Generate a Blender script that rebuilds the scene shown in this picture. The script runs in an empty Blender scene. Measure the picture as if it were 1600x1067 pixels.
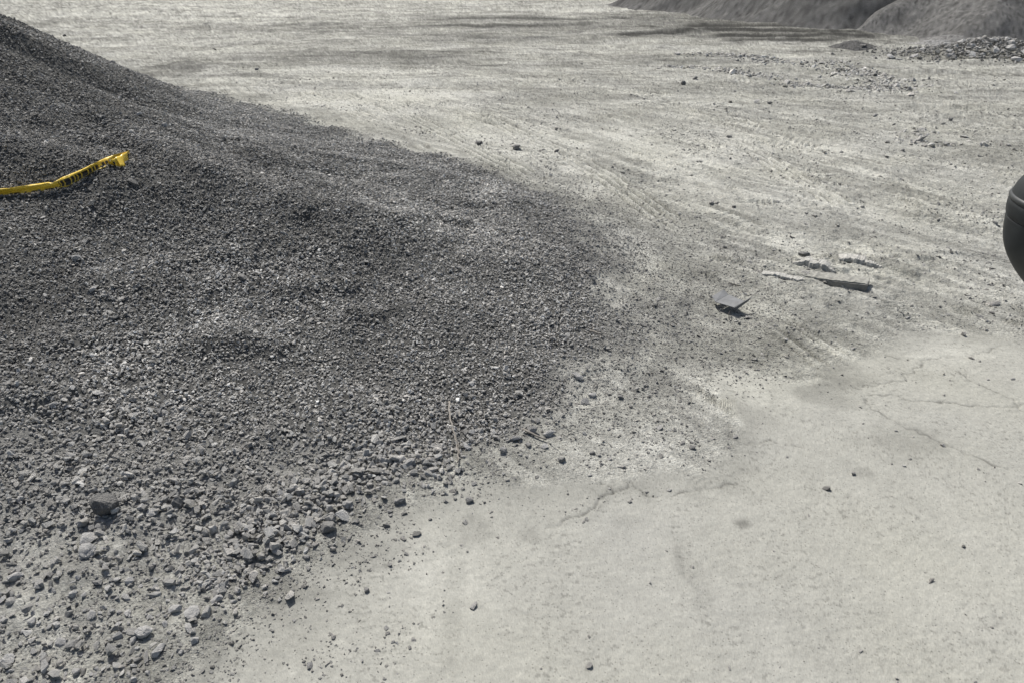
import bpy, bmesh, math, random
import numpy as np
from mathutils import Vector, Matrix, Euler

random.seed(11)
import time
_t0 = time.time()
def tick(n): pass
rng = np.random.default_rng(11)
scene = bpy.context.scene
COL = scene.collection

# ------------------------------------------------------------------ camera
CAM_H = 3.3
PITCH = math.radians(28.0)
FPX = 1155.0                      # focal length in photo pixels (photo 1600 x 1067)
cam_d = bpy.data.cameras.new('camera')
cam = bpy.data.objects.new('camera', cam_d)
COL.objects.link(cam)
cam.location = (0, 0, CAM_H)
cam.rotation_euler = (math.radians(90) - PITCH, 0, 0)
cam_d.sensor_width = 36.0
cam_d.lens = 36.0 * FPX / 1600.0
cam_d.clip_start = 0.05
cam_d.clip_end = 6000
scene.camera = cam

# ------------------------------------------------------------------ world, sun, exposure
SUN_EL = math.radians(54)
SUN_AZ = math.radians(-26)        # measured from +Y (view direction), negative = left
sun_dir = Vector((math.sin(SUN_AZ) * math.cos(SUN_EL), math.cos(SUN_AZ) * math.cos(SUN_EL), math.sin(SUN_EL)))
world = bpy.data.worlds.new('World')
scene.world = world
world.use_nodes = True
wn = world.node_tree
bgn = wn.nodes.get('Background') or wn.nodes.new('ShaderNodeBackground')
won = wn.nodes.get('World Output') or wn.nodes.new('ShaderNodeOutputWorld')
sky = wn.nodes.new('ShaderNodeTexSky')
sky.sky_type = 'NISHITA'
sky.sun_disc = False
sky.sun_elevation = SUN_EL
sky.sun_rotation = SUN_AZ
sky.dust_density = 4.0
sky.ozone_density = 0.8
wn.links.new(sky.outputs[0], bgn.inputs[0])
wn.links.new(bgn.outputs[0], won.inputs[0])
bgn.inputs[1].default_value = 0.085
sl = bpy.data.lights.new('sun', 'SUN')
sl.energy = 4.2
sl.angle = math.radians(0.5)
sl.color = (1.0, 0.97, 0.925)
so = bpy.data.objects.new('sun', sl)
COL.objects.link(so)
so.rotation_euler = sun_dir.to_track_quat('Z', 'Y').to_euler()
so.location = (-5, 10, 20)
scene.view_settings.view_transform = 'Standard'
scene.view_settings.look = 'None'
scene.view_settings.exposure = 0.05
scene.view_settings.gamma = 1.0
scene.view_settings.use_curve_mapping = False

# ------------------------------------------------------------------ numpy noise
def _hash(ix, iy, seed):
    h = (ix.astype(np.int64) * 374761393 + iy.astype(np.int64) * 668265263 + seed * 144665) & 0x7fffffff
    h = ((h ^ (h >> 13)) * 1274126177) & 0x7fffffff
    return (h ^ (h >> 16)) & 0xffff

def gnoise(x, y, seed=0):
    x = np.asarray(x, float); y = np.asarray(y, float)
    ix = np.floor(x); iy = np.floor(y)
    fx = x - ix; fy = y - iy
    ux = fx * fx * fx * (fx * (fx * 6 - 15) + 10); uy = fy * fy * fy * (fy * (fy * 6 - 15) + 10)
    def g(dx, dy):
        a = _hash(ix + dx, iy + dy, seed) * (2 * math.pi / 65536.0)
        return np.cos(a) * (fx - dx) + np.sin(a) * (fy - dy)
    a = g(0, 0) * (1 - ux) + g(1, 0) * ux
    b = g(0, 1) * (1 - ux) + g(1, 1) * ux
    return (a * (1 - uy) + b * uy) * 1.5

def fbm(x, y, octv=4, seed=0, gain=0.5):
    s = 0; a = 1.0; f = 1.0
    for i in range(octv):
        s = s + a * gnoise(x * f + 13.7 * i, y * f - 7.3 * i, seed + i * 17)
        a *= gain; f *= 2.03
    return s

def ridged(x, y, octv=3, seed=0):
    s = 0; a = 1.0; f = 1.0
    for i in range(octv):
        s = s + a * (1 - np.abs(gnoise(x * f + 3.1 * i, y * f + 9.2 * i, seed + i * 31)) * 2)
        a *= 0.5; f *= 2.1
    return s / 1.75

def sstep(a, b, x):
    t = np.clip((x - a) / (b - a), 0, 1)
    return t * t * (3 - 2 * t)

# ------------------------------------------------------------------ photo pixel -> world
SP, CP = math.sin(PITCH), math.cos(PITCH)
def ray(px, py):
    u = (px - 800.0) / FPX; v = (533.5 - py) / FPX
    return np.array([u, CP + v * SP, -SP + v * CP])

def G(px, py, z=0.0):
    d = ray(px, py); t = (z - CAM_H) / d[2]
    return (d[0] * t, d[1] * t)

def GP(lst):
    return [G(a, b) for a, b in lst]

def proj(x, y, z):
    dy = y; dz = z - CAM_H
    fwd = dy * CP - dz * SP; up = dy * SP + dz * CP
    fwd = np.maximum(fwd, 1e-3)
    return 800 + FPX * x / fwd, 533.5 - FPX * up / fwd, fwd

# distance to a polyline; returns dist, signed side, arclength
def polydist(x, y, pts):
    best = np.full(x.shape, 1e9); side = np.zeros(x.shape); arc = np.zeros(x.shape); L = 0.0
    for (x0, y0), (x1, y1) in zip(pts[:-1], pts[1:]):
        dx, dy = x1 - x0, y1 - y0; l = math.hypot(dx, dy) + 1e-9
        t = ((x - x0) * dx + (y - y0) * dy) / (l * l); tc = np.clip(t, 0, 1)
        qx = x - (x0 + tc * dx); qy = y - (y0 + tc * dy)
        d = np.hypot(qx, qy); s = (dx * qy - dy * qx) / l
        m = d < best
        best = np.where(m, d, best); side = np.where(m, s, side); arc = np.where(m, L + tc * l, arc)
        L += l
    return best, side, arc, L

def inside(x, y, poly):
    r = np.zeros(x.shape, bool); n = len(poly)
    for i in range(n):
        x0, y0 = poly[i]; x1, y1 = poly[(i + 1) % n]
        if y0 == y1: continue
        c = ((y0 > y) != (y1 > y)) & (x < (x1 - x0) * (y - y0) / (y1 - y0) + x0)
        r ^= c
    return r

def sdist(x, y, poly):
    d = polydist(x, y, poly + [poly[0]])[0]
    return np.where(inside(x, y, poly), d, -d)

def chaikin(p, n=2, closed=True):
    for _ in range(n):
        q = []
        m = len(p)
        for i in range(m if closed else m - 1):
            a = p[i]; b = p[(i + 1) % m]
            q.append((a[0] * .75 + b[0] * .25, a[1] * .75 + b[1] * .25))
            q.append((a[0] * .25 + b[0] * .75, a[1] * .25 + b[1] * .75))
        p = q if closed else [p[0]] + q + [p[-1]]
    return p

# ------------------------------------------------------------------ terrain layout
PILE = chaikin(GP([(270, 1060), (400, 965), (540, 840), (610, 772), (720, 735), (880, 705), (1005, 642), (1080, 565),
                   (1135, 484), (1090, 400), (985, 338), (855, 291), (720, 245), (600, 208), (500, 178), (400, 152), (300, 132)])
               + [(-13, 24), (-20, 20), (-22, 10), (-17, 2), (-9, -0.6), (-5, 0.5), (-3.0, 1.5)], 2)
SLAB = chaikin(GP([(440, 925), (520, 862), (610, 795), (720, 757), (900, 745), (1050, 737), (1140, 712), (1155, 680), (1128, 630),
                   (1080, 572), (1180, 578), (1262, 602), (1335, 560), (1420, 512), (1600, 527)])
               + [(9, 6.5), (9, 0.3), (4, -3), (-3, -3), (-2.2, 1.2)] + GP([(300, 1040)]), 2)

class SDF:
    """signed distance to an outline, tabulated once and read back bilinearly"""
    def __init__(s, poly, x0, x1, y0, y1, st=.08):
        s.x0, s.y0, s.st = x0, y0, st
        gx = np.arange(x0, x1, st); gy = np.arange(y0, y1, st); s.n, s.m = len(gx), len(gy)
        A, B = np.meshgrid(gx, gy, indexing='ij')
        s.t = sdist(A.ravel(), B.ravel(), poly).reshape(A.shape)
    def __call__(s, x, y):
        fx = np.clip((x - s.x0) / s.st, 0, s.n - 1.001); fy = np.clip((y - s.y0) / s.st, 0, s.m - 1.001)
        i = fx.astype(int); j = fy.astype(int); u = fx - i; v = fy - j
        t = s.t
        return (t[i, j] * (1 - u) + t[i + 1, j] * u) * (1 - v) + (t[i, j + 1] * (1 - u) + t[i + 1, j + 1] * u) * v
PILE_D = SDF(PILE, -24, 8, -5, 30)
SLAB_D = SDF(SLAB, -8, 16, -6, 14, .05)
def macro(x, y):
    """large shape of the yard and of the left pile, without small relief; returns z, pile distance"""
    d = PILE_D(x + 0.22 * gnoise(x * .9, y * .9, 5) + .08 * gnoise(x * 3.1, y * 3.1, 6), y + 0.22 * gnoise(x * .9 + 9, y * .9, 7) + .08 * gnoise(x * 3.1, y * 3.1 + 5, 8))
    dp = np.clip(d, 0, 12)
    skirt = np.where(dp < 5, 0.055 * dp + 0.024 * dp * dp, 0.875 + (dp - 5) * 0.2)
    skirt = np.minimum(skirt, 1.9)
    rc = np.hypot(x + 12.0, (y - 11.3) * .97)
    cone = 0.63 * (7.6 - rc)
    cone = np.minimum(cone, 4.3 - .02 * rc)
    k = .35
    zz = np.logaddexp(skirt / k, cone / k) * k - np.log1p(np.exp(-8.0)) * k
    zz = np.where(dp > 0, skirt + (zz - skirt) * sstep(0, 1.5, dp), 0)
    # wandering spurs and hollows running down the flank
    ang = np.arctan2(y - 10.5, x + 11.0)
    spur = gnoise(ang * 3.4 + .15 * dp, dp * .10, 41) * .22 + gnoise(ang * 8.0, dp * .25, 43) * .07
    w = sstep(0.3, 4.0, dp)
    zz = zz + spur * w * np.clip(dp / 5, 0, 1.2)
    und = 0.05 * gnoise(x * .22, y * .22, 3) + 0.03 * gnoise(x * .7, y * .5, 4)
    far = 0.25 * gnoise(x * .05, y * .05, 9) * sstep(25, 60, np.hypot(x, y))
    slab_zone = sstep(0.0, 3.0, y - 5)
    return zz + und * (0.25 + .75 * slab_zone) + far, d

_gx = np.arange(-22, 18, .06); _gy = np.arange(.3, 45, .06)
_A, _B = np.meshgrid(_gx, _gy, indexing='ij')
_MZ = macro(_A.ravel(), _B.ravel())[0].reshape(_A.shape)
def mzq(x, y):
    fx = np.clip((x + 22) / .06, 0, len(_gx) - 1.001); fy = np.clip((y - .3) / .06, 0, len(_gy) - 1.001)
    i = fx.astype(int); j = fy.astype(int); u = fx - i; v = fy - j
    return (_MZ[i, j] * (1 - u) + _MZ[i + 1, j] * u) * (1 - v) + (_MZ[i, j + 1] * (1 - u) + _MZ[i + 1, j + 1] * u) * v
_T = np.geomspace(2.0, 120, 1500)
def hit(px, py, lift=0.0):
    """where the sight line through a photo pixel meets the ground (lifted by lift)"""
    d = ray(px, py)
    f = CAM_H + d[2] * _T - mzq(d[0] * _T, d[1] * _T) - lift
    k = int(np.argmax(f < 0)) if (f < 0).any() else len(_T) - 1
    if k == 0: return np.array([0, 0, CAM_H]) + d * _T[0]
    q = f[k - 1] / (f[k - 1] - f[k] + 1e-9); t = _T[k - 1] + (_T[k] - _T[k - 1]) * min(max(q, 0), 1)
    return np.array([0, 0, CAM_H]) + d * t
#ENDMACRO

# ------------------------------------------------------------------ relief features (all in world metres)
def feat_groove(pts_px, width, depth, n=3, tread=0.0, pitch=0.12, slant=0.6):
    return ('groove', GP(pts_px), width, depth, n, tread, pitch, slant)

FEATS = [
    feat_groove([(470, 143), (520, 165), (604, 197)], 0.38, 0.025, 3),
    feat_groove([(522, 145), (600, 172), (665, 198), (720, 226), (770, 252), (828, 282)], 0.43, 0.039, 3),
    feat_groove([(622, 150), (700, 172), (782, 198), (885, 242), (990, 308), (1064, 362)], 0.43, 0.034, 3),
    feat_groove([(690, 165), (800, 190), (880, 215)], 0.41, 0.018, 3),
    feat_groove([(1060, 170), (1130, 200), (1190, 225), (1275, 245)], 0.38, 0.034, 3, .012),
    feat_groove([(1150, 195), (1215, 215), (1282, 238)], 0.49, 0.011, 1, .034, .16, .9),
    feat_groove([(1128, 220), (1200, 252), (1262, 291), (1312, 319), (1372, 331)], 0.43, 0.039, 3, .008),
    feat_groove([(1288, 280), (1345, 302)], 0.43, 0.011, 1, .034, .15, .9),
    feat_groove([(1270, 246), (1320, 262)], 0.43, 0.014, 2, .02, .15, .9),
    feat_groove([(1205, 488), (1250, 520), (1300, 548), (1338, 573)], 0.19, 0.030, 2),
    feat_groove([(1185, 505), (1230, 535), (1300, 588)], 0.14, 0.018, 1),
    feat_groove([(850, 125), (1000, 150), (1100, 155)], 0.43, 0.023, 3),
    feat_groove([(900, 135), (1060, 160), (1240, 178)], 0.43, 0.021, 2),
    feat_groove([(1075, 215), (1160, 255)], 0.29, 0.016, 3),
    feat_groove([(1000, 338), (1080, 372)], 0.17, 0.023, 2),
    feat_groove([(1120, 315), (1180, 322), (1242, 321)], 0.07, 0.034, 1),
]
_r = random.Random(77)
for _i in range(64):
    _c = G(_r.uniform(640, 1620), _r.uniform(105, 330) if _i % 3 else _r.uniform(330, 500))
    if _c[0] < 2.6 and _c[1] < 12: continue
    if _c[1] < 8.8: continue
    _h = math.radians(_r.gauss(-50, 9) if _i % 4 else _r.gauss(-12, 8)); _L = _r.uniform(.5, 1.7); _w = _r.uniform(.12, .34); _n = _r.choice([1, 2, 3])
    _b = _r.uniform(-.25, .25)
    _p = [(_c[0] + math.cos(_h + _b * t) * _L * t, _c[1] + math.sin(_h + _b * t) * _L * t) for t in (-1, -.4, .3, 1)]
    FEATS.append(('groove', _p, _w, _r.uniform(.008, .02), _n, _r.choice([0, 0, .012]), _r.uniform(.08, .14), _r.uniform(.3, 1)))
# low one-sided steps: the near side drops away and shows a shaded face, darkened in the albedo on far ones
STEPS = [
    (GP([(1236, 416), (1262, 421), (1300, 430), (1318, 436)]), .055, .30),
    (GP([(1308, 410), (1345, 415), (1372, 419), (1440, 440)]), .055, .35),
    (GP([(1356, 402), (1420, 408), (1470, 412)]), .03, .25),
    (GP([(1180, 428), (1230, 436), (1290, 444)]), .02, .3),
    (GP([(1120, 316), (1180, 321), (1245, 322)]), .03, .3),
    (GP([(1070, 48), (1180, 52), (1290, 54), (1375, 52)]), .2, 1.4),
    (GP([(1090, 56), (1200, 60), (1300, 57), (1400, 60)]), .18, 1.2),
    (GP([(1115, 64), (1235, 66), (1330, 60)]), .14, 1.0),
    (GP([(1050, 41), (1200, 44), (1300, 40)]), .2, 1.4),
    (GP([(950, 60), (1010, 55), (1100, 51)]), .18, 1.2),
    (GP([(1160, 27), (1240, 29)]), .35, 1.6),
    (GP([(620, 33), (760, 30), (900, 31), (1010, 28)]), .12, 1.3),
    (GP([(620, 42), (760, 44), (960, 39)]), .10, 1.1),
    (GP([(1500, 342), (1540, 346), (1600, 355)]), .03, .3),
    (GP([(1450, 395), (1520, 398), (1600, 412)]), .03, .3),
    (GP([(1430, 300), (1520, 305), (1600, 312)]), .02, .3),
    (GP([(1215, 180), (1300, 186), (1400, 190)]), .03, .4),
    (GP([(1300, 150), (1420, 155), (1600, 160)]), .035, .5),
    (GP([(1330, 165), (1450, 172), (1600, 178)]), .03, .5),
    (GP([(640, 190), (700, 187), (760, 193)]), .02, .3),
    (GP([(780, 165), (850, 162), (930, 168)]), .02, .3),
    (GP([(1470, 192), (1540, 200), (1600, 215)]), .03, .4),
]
# boot and lug prints: centre px, size metres, lug pitch, angle
PRINTS = [((1210, 395), (.16, .34), .07, 0.05), ((1247, 397), (.10, .12), .05, .9), ((1525, 418), (.34, .16), .075, 1.0), ((1468, 408), (.26, .13), .07, 1.1),
          ((1565, 462), (.22, .2), .08, .5), ((1205, 553), (.16, .16), .05, .1), ((1180, 568), (.14, .12), .05, .3), ((1322, 385), (.3, .3), .07, .2),
          ((1262, 422), (.18, .16), .055, .0), ((1400, 485), (.3, .3), .07, .1), ((1418, 500), (.2, .2), .07, .15), ((1400, 470), (.28, .10), .06, .1),
          ((1270, 560), (.12, .10), .04, .3), ((1445, 270), (.4, .24), .10, .6), ((1400, 285), (.3, .2), .09, .8)]
PRINTS = [(G(*c), s, p, a) for c, s, p, a in PRINTS]

PILE_STEPS = []
for pl, h, bw in [([(118, 165), (170, 205), (260, 258), (345, 300)], .09, .5), ([(405, 320), (440, 338), (472, 352)], .045, .35),
                  ([(440, 268), (500, 272), (560, 280), (620, 292)], .06, .4), ([(470, 248), (560, 262), (640, 262)], .05, .4),
                  ([(540, 505), (600, 502), (660, 490)], .05, .25), ([(620, 360), (690, 352), (760, 358)], .05, .3),
                  ([(40, 190), (75, 202), (110, 196)], .08, .35), ([(330, 215), (420, 262), (480, 300)], .07, .5),
                  ([(0, 640), (60, 632), (110, 640)], .05, .2), ([(430, 470), (500, 455), (560, 465)], .05, .3),
                  ([(700, 320), (800, 322), (870, 330)], .04, .3), ([(250, 430), (330, 415), (400, 425)], .05, .3),
                  ([(60, 560), (140, 540), (220, 550)], .05, .25), ([(300, 560), (380, 545), (450, 560)], .05, .22)]:
    PILE_STEPS.append(([tuple(hit(a, b)[:2]) for a, b in pl], h, bw))

CRACKS = [[(853, 825), (917, 802), (933, 787), (957, 767), (943, 757)], [(957, 767), (987, 753), (1013, 777), (1040, 777), (1077, 767), (1153, 757)],
          [(1357, 615), (1397, 618), (1433, 626), (1520, 633), (1553, 637), (1590, 633), (1620, 630)],
          [(1113, 578), (1103, 603), (1093, 615)], [(1380, 555), (1413, 562), (1447, 563), (1487, 558)], [(1520, 555), (1550, 547), (1565, 541)],
          [(1447, 563), (1433, 575), (1413, 588), (1410, 595), (1350, 605)], [(1500, 583), (1533, 603), (1567, 617), (1587, 630), (1610, 650)],
          [(1350, 623), (1363, 638), (1400, 660), (1447, 680), (1477, 697), (1520, 713), (1577, 732)],
          [(1005, 630), (1050, 642)], [(1130, 700), (1200, 690), (1260, 700)]]
CRACKS = [GP(c) for c in CRACKS]
JOINTS = [GP([(1013, 777), (1048, 810), (1056, 860), (1090, 930), (1108, 1000), (1115, 1080)]), GP([(575, 893), (640, 880), (705, 850)])]

def near(x, y, pts, m):
    xs = [p[0] for p in pts]; ys = [p[1] for p in pts]
    return (x > min(xs) - m) & (x < max(xs) + m) & (y > min(ys) - m) & (y < max(ys) + m)

def add_step(x, y, z, pts, h, bw, soft=0.0):
    m = near(x, y, pts, bw * 2.5)
    if not m.any(): return
    xs, ys = x[m], y[m]
    wob = .22 * bw * gnoise(xs * .5 / bw, ys * .5 / bw, 77) + .02 * bw * gnoise(xs / bw * 1.5, ys / bw * 3, 78)
    d, s, arc, L = polydist(xs, ys, pts)
    s = s + wob
    ends = sstep(0, .12 * L, arc) * sstep(0, .12 * L, L - arc) * (d < bw * 2.4)
    f = np.where(s > 0, np.exp(-(s / bw) ** 2 * 1.2), 1) * sstep(-.02 - soft, max(.02, h * .35) + soft, s)
    z[m] += h * f * ends

def height(x, y):
    x = np.asarray(x, float); y = np.asarray(y, float)
    z, d = macro(x, y)
    z = z.copy()
    sl = SLAB_D(x + .10 * fbm(x * 1.7, y * 1.7, 3, 21), y + .10 * fbm(x * 1.7 + 5, y * 1.7, 3, 22))
    slab = sstep(-.15, .30, sl) * sstep(.15, -.1, d)
    onpile = sstep(-.1, .5, d)
    dist = np.hypot(x, y)
    dirt = (1 - slab) * (1 - onpile)
    # churned dirt, drawn out along the way vehicles run
    ca, sa = math.cos(math.radians(-52)), math.sin(math.radians(-52))
    u1 = x * ca + y * sa; v1 = -x * sa + y * ca
    farw = sstep(14, 26, dist)
    merge = sstep(.05, 1.6, -sl) * sstep(.0, 1.0, -d)
    zz = (.018 * ridged(x * .9 + .3 * y, y * 1.1, 2, 31) + .010 * fbm(x * 2.6, y * 3.4, 2, 33)) * merge * (1 - .6 * farw)
    zz += (.010 * fbm(x * 7, y * 9, 3, 35, .65) + .010 * sstep(.25, .75, gnoise(x * 11, y * 13, 45)) * sstep(-.3, .3, gnoise(x * 1.3, y * 1.3, 46))) * (.5 + .5 * merge)
    zz += .012 * fbm(u1 * .8, v1 * 7, 3, 36) * (.3 + .7 * merge) * (1 - .6 * farw)
    zz += farw * (.05 * ridged(x * .07, y * .5, 2, 37) + .035 * fbm(x * .16, y * 1.6, 3, 38))
    patch = sstep(-.25, .45, fbm(x * .45, y * .45, 2, 40))
    z += dirt * zz * (.75 + .9 * patch)
    # scuffs: many short lug scrapes in random patches
    sc = sstep(.25, .6, fbm(x * .8, y * .8, 2, 50)) * dirt * (1 - farw)
    a = gnoise(x * .5, y * .5, 51) * 3
    z += sc * .02 * np.sin((x * np.sin(a) + y * np.cos(a)) * 2 * math.pi / .085) * sstep(0, .4, gnoise(x * 3, y * 3, 52))
    z += dirt * .012                                            # loose cover lies on the slab
    z += slab * (.0035 * fbm(x * 1.3, y * 1.3, 3, 60) + .0022 * fbm(x * 15, y * 24, 3, 120) * -1)
    # pile relief
    z += onpile * (.030 * fbm(x * 1.5, y * 1.5, 3, 70) + .030 * ridged(x * .75, y * .75, 2, 71) * sstep(.5, 3, d) + .009 * fbm(x * 12, y * 12, 2, 72))
    for p, h, bw in STEPS: add_step(x, y, z, p, h * (.6 if bw > .9 else 1), bw, .3 if bw > .9 else 0)
    for p, h, bw in PILE_STEPS: add_step(x, y, z, p, h * 1.2, bw * 1.3, .10)
    for f in FEATS:
        _, pts, w, dep, n, tread, pitch, slant = f
        m = near(x, y, pts, w * 1.6)
        if not m.any(): continue
        xs, ys = x[m], y[m]
        dd, s, arc, L = polydist(xs, ys, pts)
        s = s + .02 * gnoise(arc * .8, s * 0 + 3, 81)
        env = sstep(w * .62, w * .46, np.abs(s)) * sstep(0, .5, arc) * sstep(0, .5, L - arc)
        env = env * (.35 + .65 * sstep(-.35, .25, gnoise(xs * 1.1, ys * 1.1, 82)))
        gz = -dep * .5 + dep * 1.5 * np.cos(s / w * 2 * math.pi * (n + .0))
        if tread:
            ph = (arc + np.abs(s) * slant) / pitch
            gz += tread * np.where((ph % 1) < .45, .5, -.5)
        rim = np.exp(-((np.abs(s) - w * .62) / (w * .14)) ** 2) * dep * .5 * sstep(0, .5, arc) * sstep(0, .5, L - arc)
        z[m] = z[m] + env * (gz + .0) + rim * 1.4
    for (cx, cy), (sx, sy), p, a in PRINTS:
        m = (np.abs(x - cx) < 1) & (np.abs(y - cy) < 1)
        if not m.any(): continue
        xs, ys = x[m] - cx, y[m] - cy
        e = 1 - sstep(.7, 1.1, np.hypot(xs / (sx * .6), ys / (sy * .6)))
        q = xs * math.sin(a) + ys * math.cos(a)
        z[m] += e * (.014 * np.where((q / p + .12 * gnoise(xs * 9, ys * 9, 5)) % 1 < .5, .6, -.6) - .006)
    for c in CRACKS:
        m = near(x, y, c, .3)
        if not m.any(): continue
        xs, ys = x[m], y[m]
        dd = polydist(xs + .035 * fbm(xs * 9, ys * 9, 2, 91), ys + .035 * fbm(xs * 9, ys * 9 + 4, 2, 92), c)[0]
        z[m] -= .006 * np.exp(-(dd / .010) ** 2)
    return z, d, sl

def hz(x, y):
    return float(height(np.array([x]), np.array([y]))[0][0])

# ------------------------------------------------------------------ albedo of the ground (material colour, with shade painted in along the far steps)
def ell(x, y, px, py, rx, ry, z=0.0, soft=.5, warp=.35):
    cx, cy = G(px, py, z); ax = G(px + rx, py, z)[0] - cx; ay = abs(G(px, py - ry, z)[1] - cy)
    out = np.zeros(x.shape)
    m = (np.abs(x - cx) < ax * 2.4) & (np.abs(y - cy) < ay * 2.4)
    if m.any():
        u = (x[m] - cx) / ax; v = (y[m] - cy) / ay
        f = min(max(ax, ay) * 1.1, 6)
        q = np.hypot(u, v) + warp * fbm(u * 1.6 + px, v * 1.6, 3, 101) + .22 * fbm(x[m] * 3, y[m] * 3 + py, 3, 102)
        out[m] = 1 - sstep(1 - soft, 1 + soft, q)
    return out

LIGHT = [(560, 150, 170, 26, .7), (350, 136, 70, 8, .6), (1000, 20, 120, 5, .5), (880, 235, 200, 40, .5), (1450, 120, 200, 12, .5), (520, 112, 130, 12, .6),
         (1240, 385, 40, 16, 1.1), (1335, 388, 30, 12, 1.1), (1290, 318, 34, 10, .8), (1215, 315, 30, 14, .6), (620, 150, 60, 10, .6), (1252, 421, 24, 6, .9), (740, 215, 22, 6, .7), (1010, 90, 130, 6, .5), (800, 90, 60, 5, .6), (300, 20, 220, 12, .5),
         (1180, 600, 90, 30, .5), (1330, 560, 120, 22, .3), (1480, 540, 70, 18, .5), (560, 890, 110, 50, .35), (700, 900, 60, 80, .3), (300, 60, 120, 6, .5), (1560, 360, 40, 10, .5),
         (1380, 430, 70, 5, .7), (1270, 72, 90, 5, .7), (1250, 36, 40, 4, 1.), (1045, 718, 10, 8, 1.4), (1022, 697, 12, 6, .9), (965, 694, 10, 5, .8), (680, 170, 200, 10, .3), (1150, 250, 120, 30, .3)]
DARK = [(1130, 24, 130, 11, .6), (1500, 60, 130, 8, .4), (590, 92, 190, 12, .9), (270, 110, 55, 9, 1.), (90, 35, 35, 6, .7), (1000, 92, 150, 9, .7), (900, 42, 300, 9, .8), (900, 60, 220, 6, .7), (1240, 52, 190, 14, 1.), (1060, 30, 140, 12, .8), (1380, 84, 130, 9, .6),
        (740, 28, 120, 4, .6), (820, 160, 90, 14, .4), (960, 265, 50, 22, .5), (1330, 500, 90, 30, .55), (1250, 400, 60, 14, .4), (1180, 545, 80, 26, .6), (1320, 590, 46, 16, .55),
        (1290, 620, 40, 18, .4), (1420, 690, 60, 24, .4), (1090, 640, 60, 50, .12), (1160, 820, 12, 6, .7), (1160, 816, 14, 6, .5), (738, 830, 26, 24, .45), (712, 900, 18, 90, .22), (712, 980, 22, 60, .18), (830, 838, 22, 14, .5), (980, 815, 30, 8, .2),
        (1040, 685, 110, 30, .1), (1080, 600, 60, 30, .1), (560, 865, 60, 22, .35), (455, 930, 60, 16, .5), (1100, 440, 90, 30, .45), (1540, 240, 80, 24, .4), (1500, 505, 90, 16, .3),
        (1240, 205, 100, 10, .25), (700, 60, 120, 5, .4), (480, 45, 200, 10, .5), (1350, 300, 90, 20, .25), (1066, 870, 14, 60, .12), (1108, 960, 16, 90, .12), (1350, 738, 16, 8, .5)]

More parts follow.
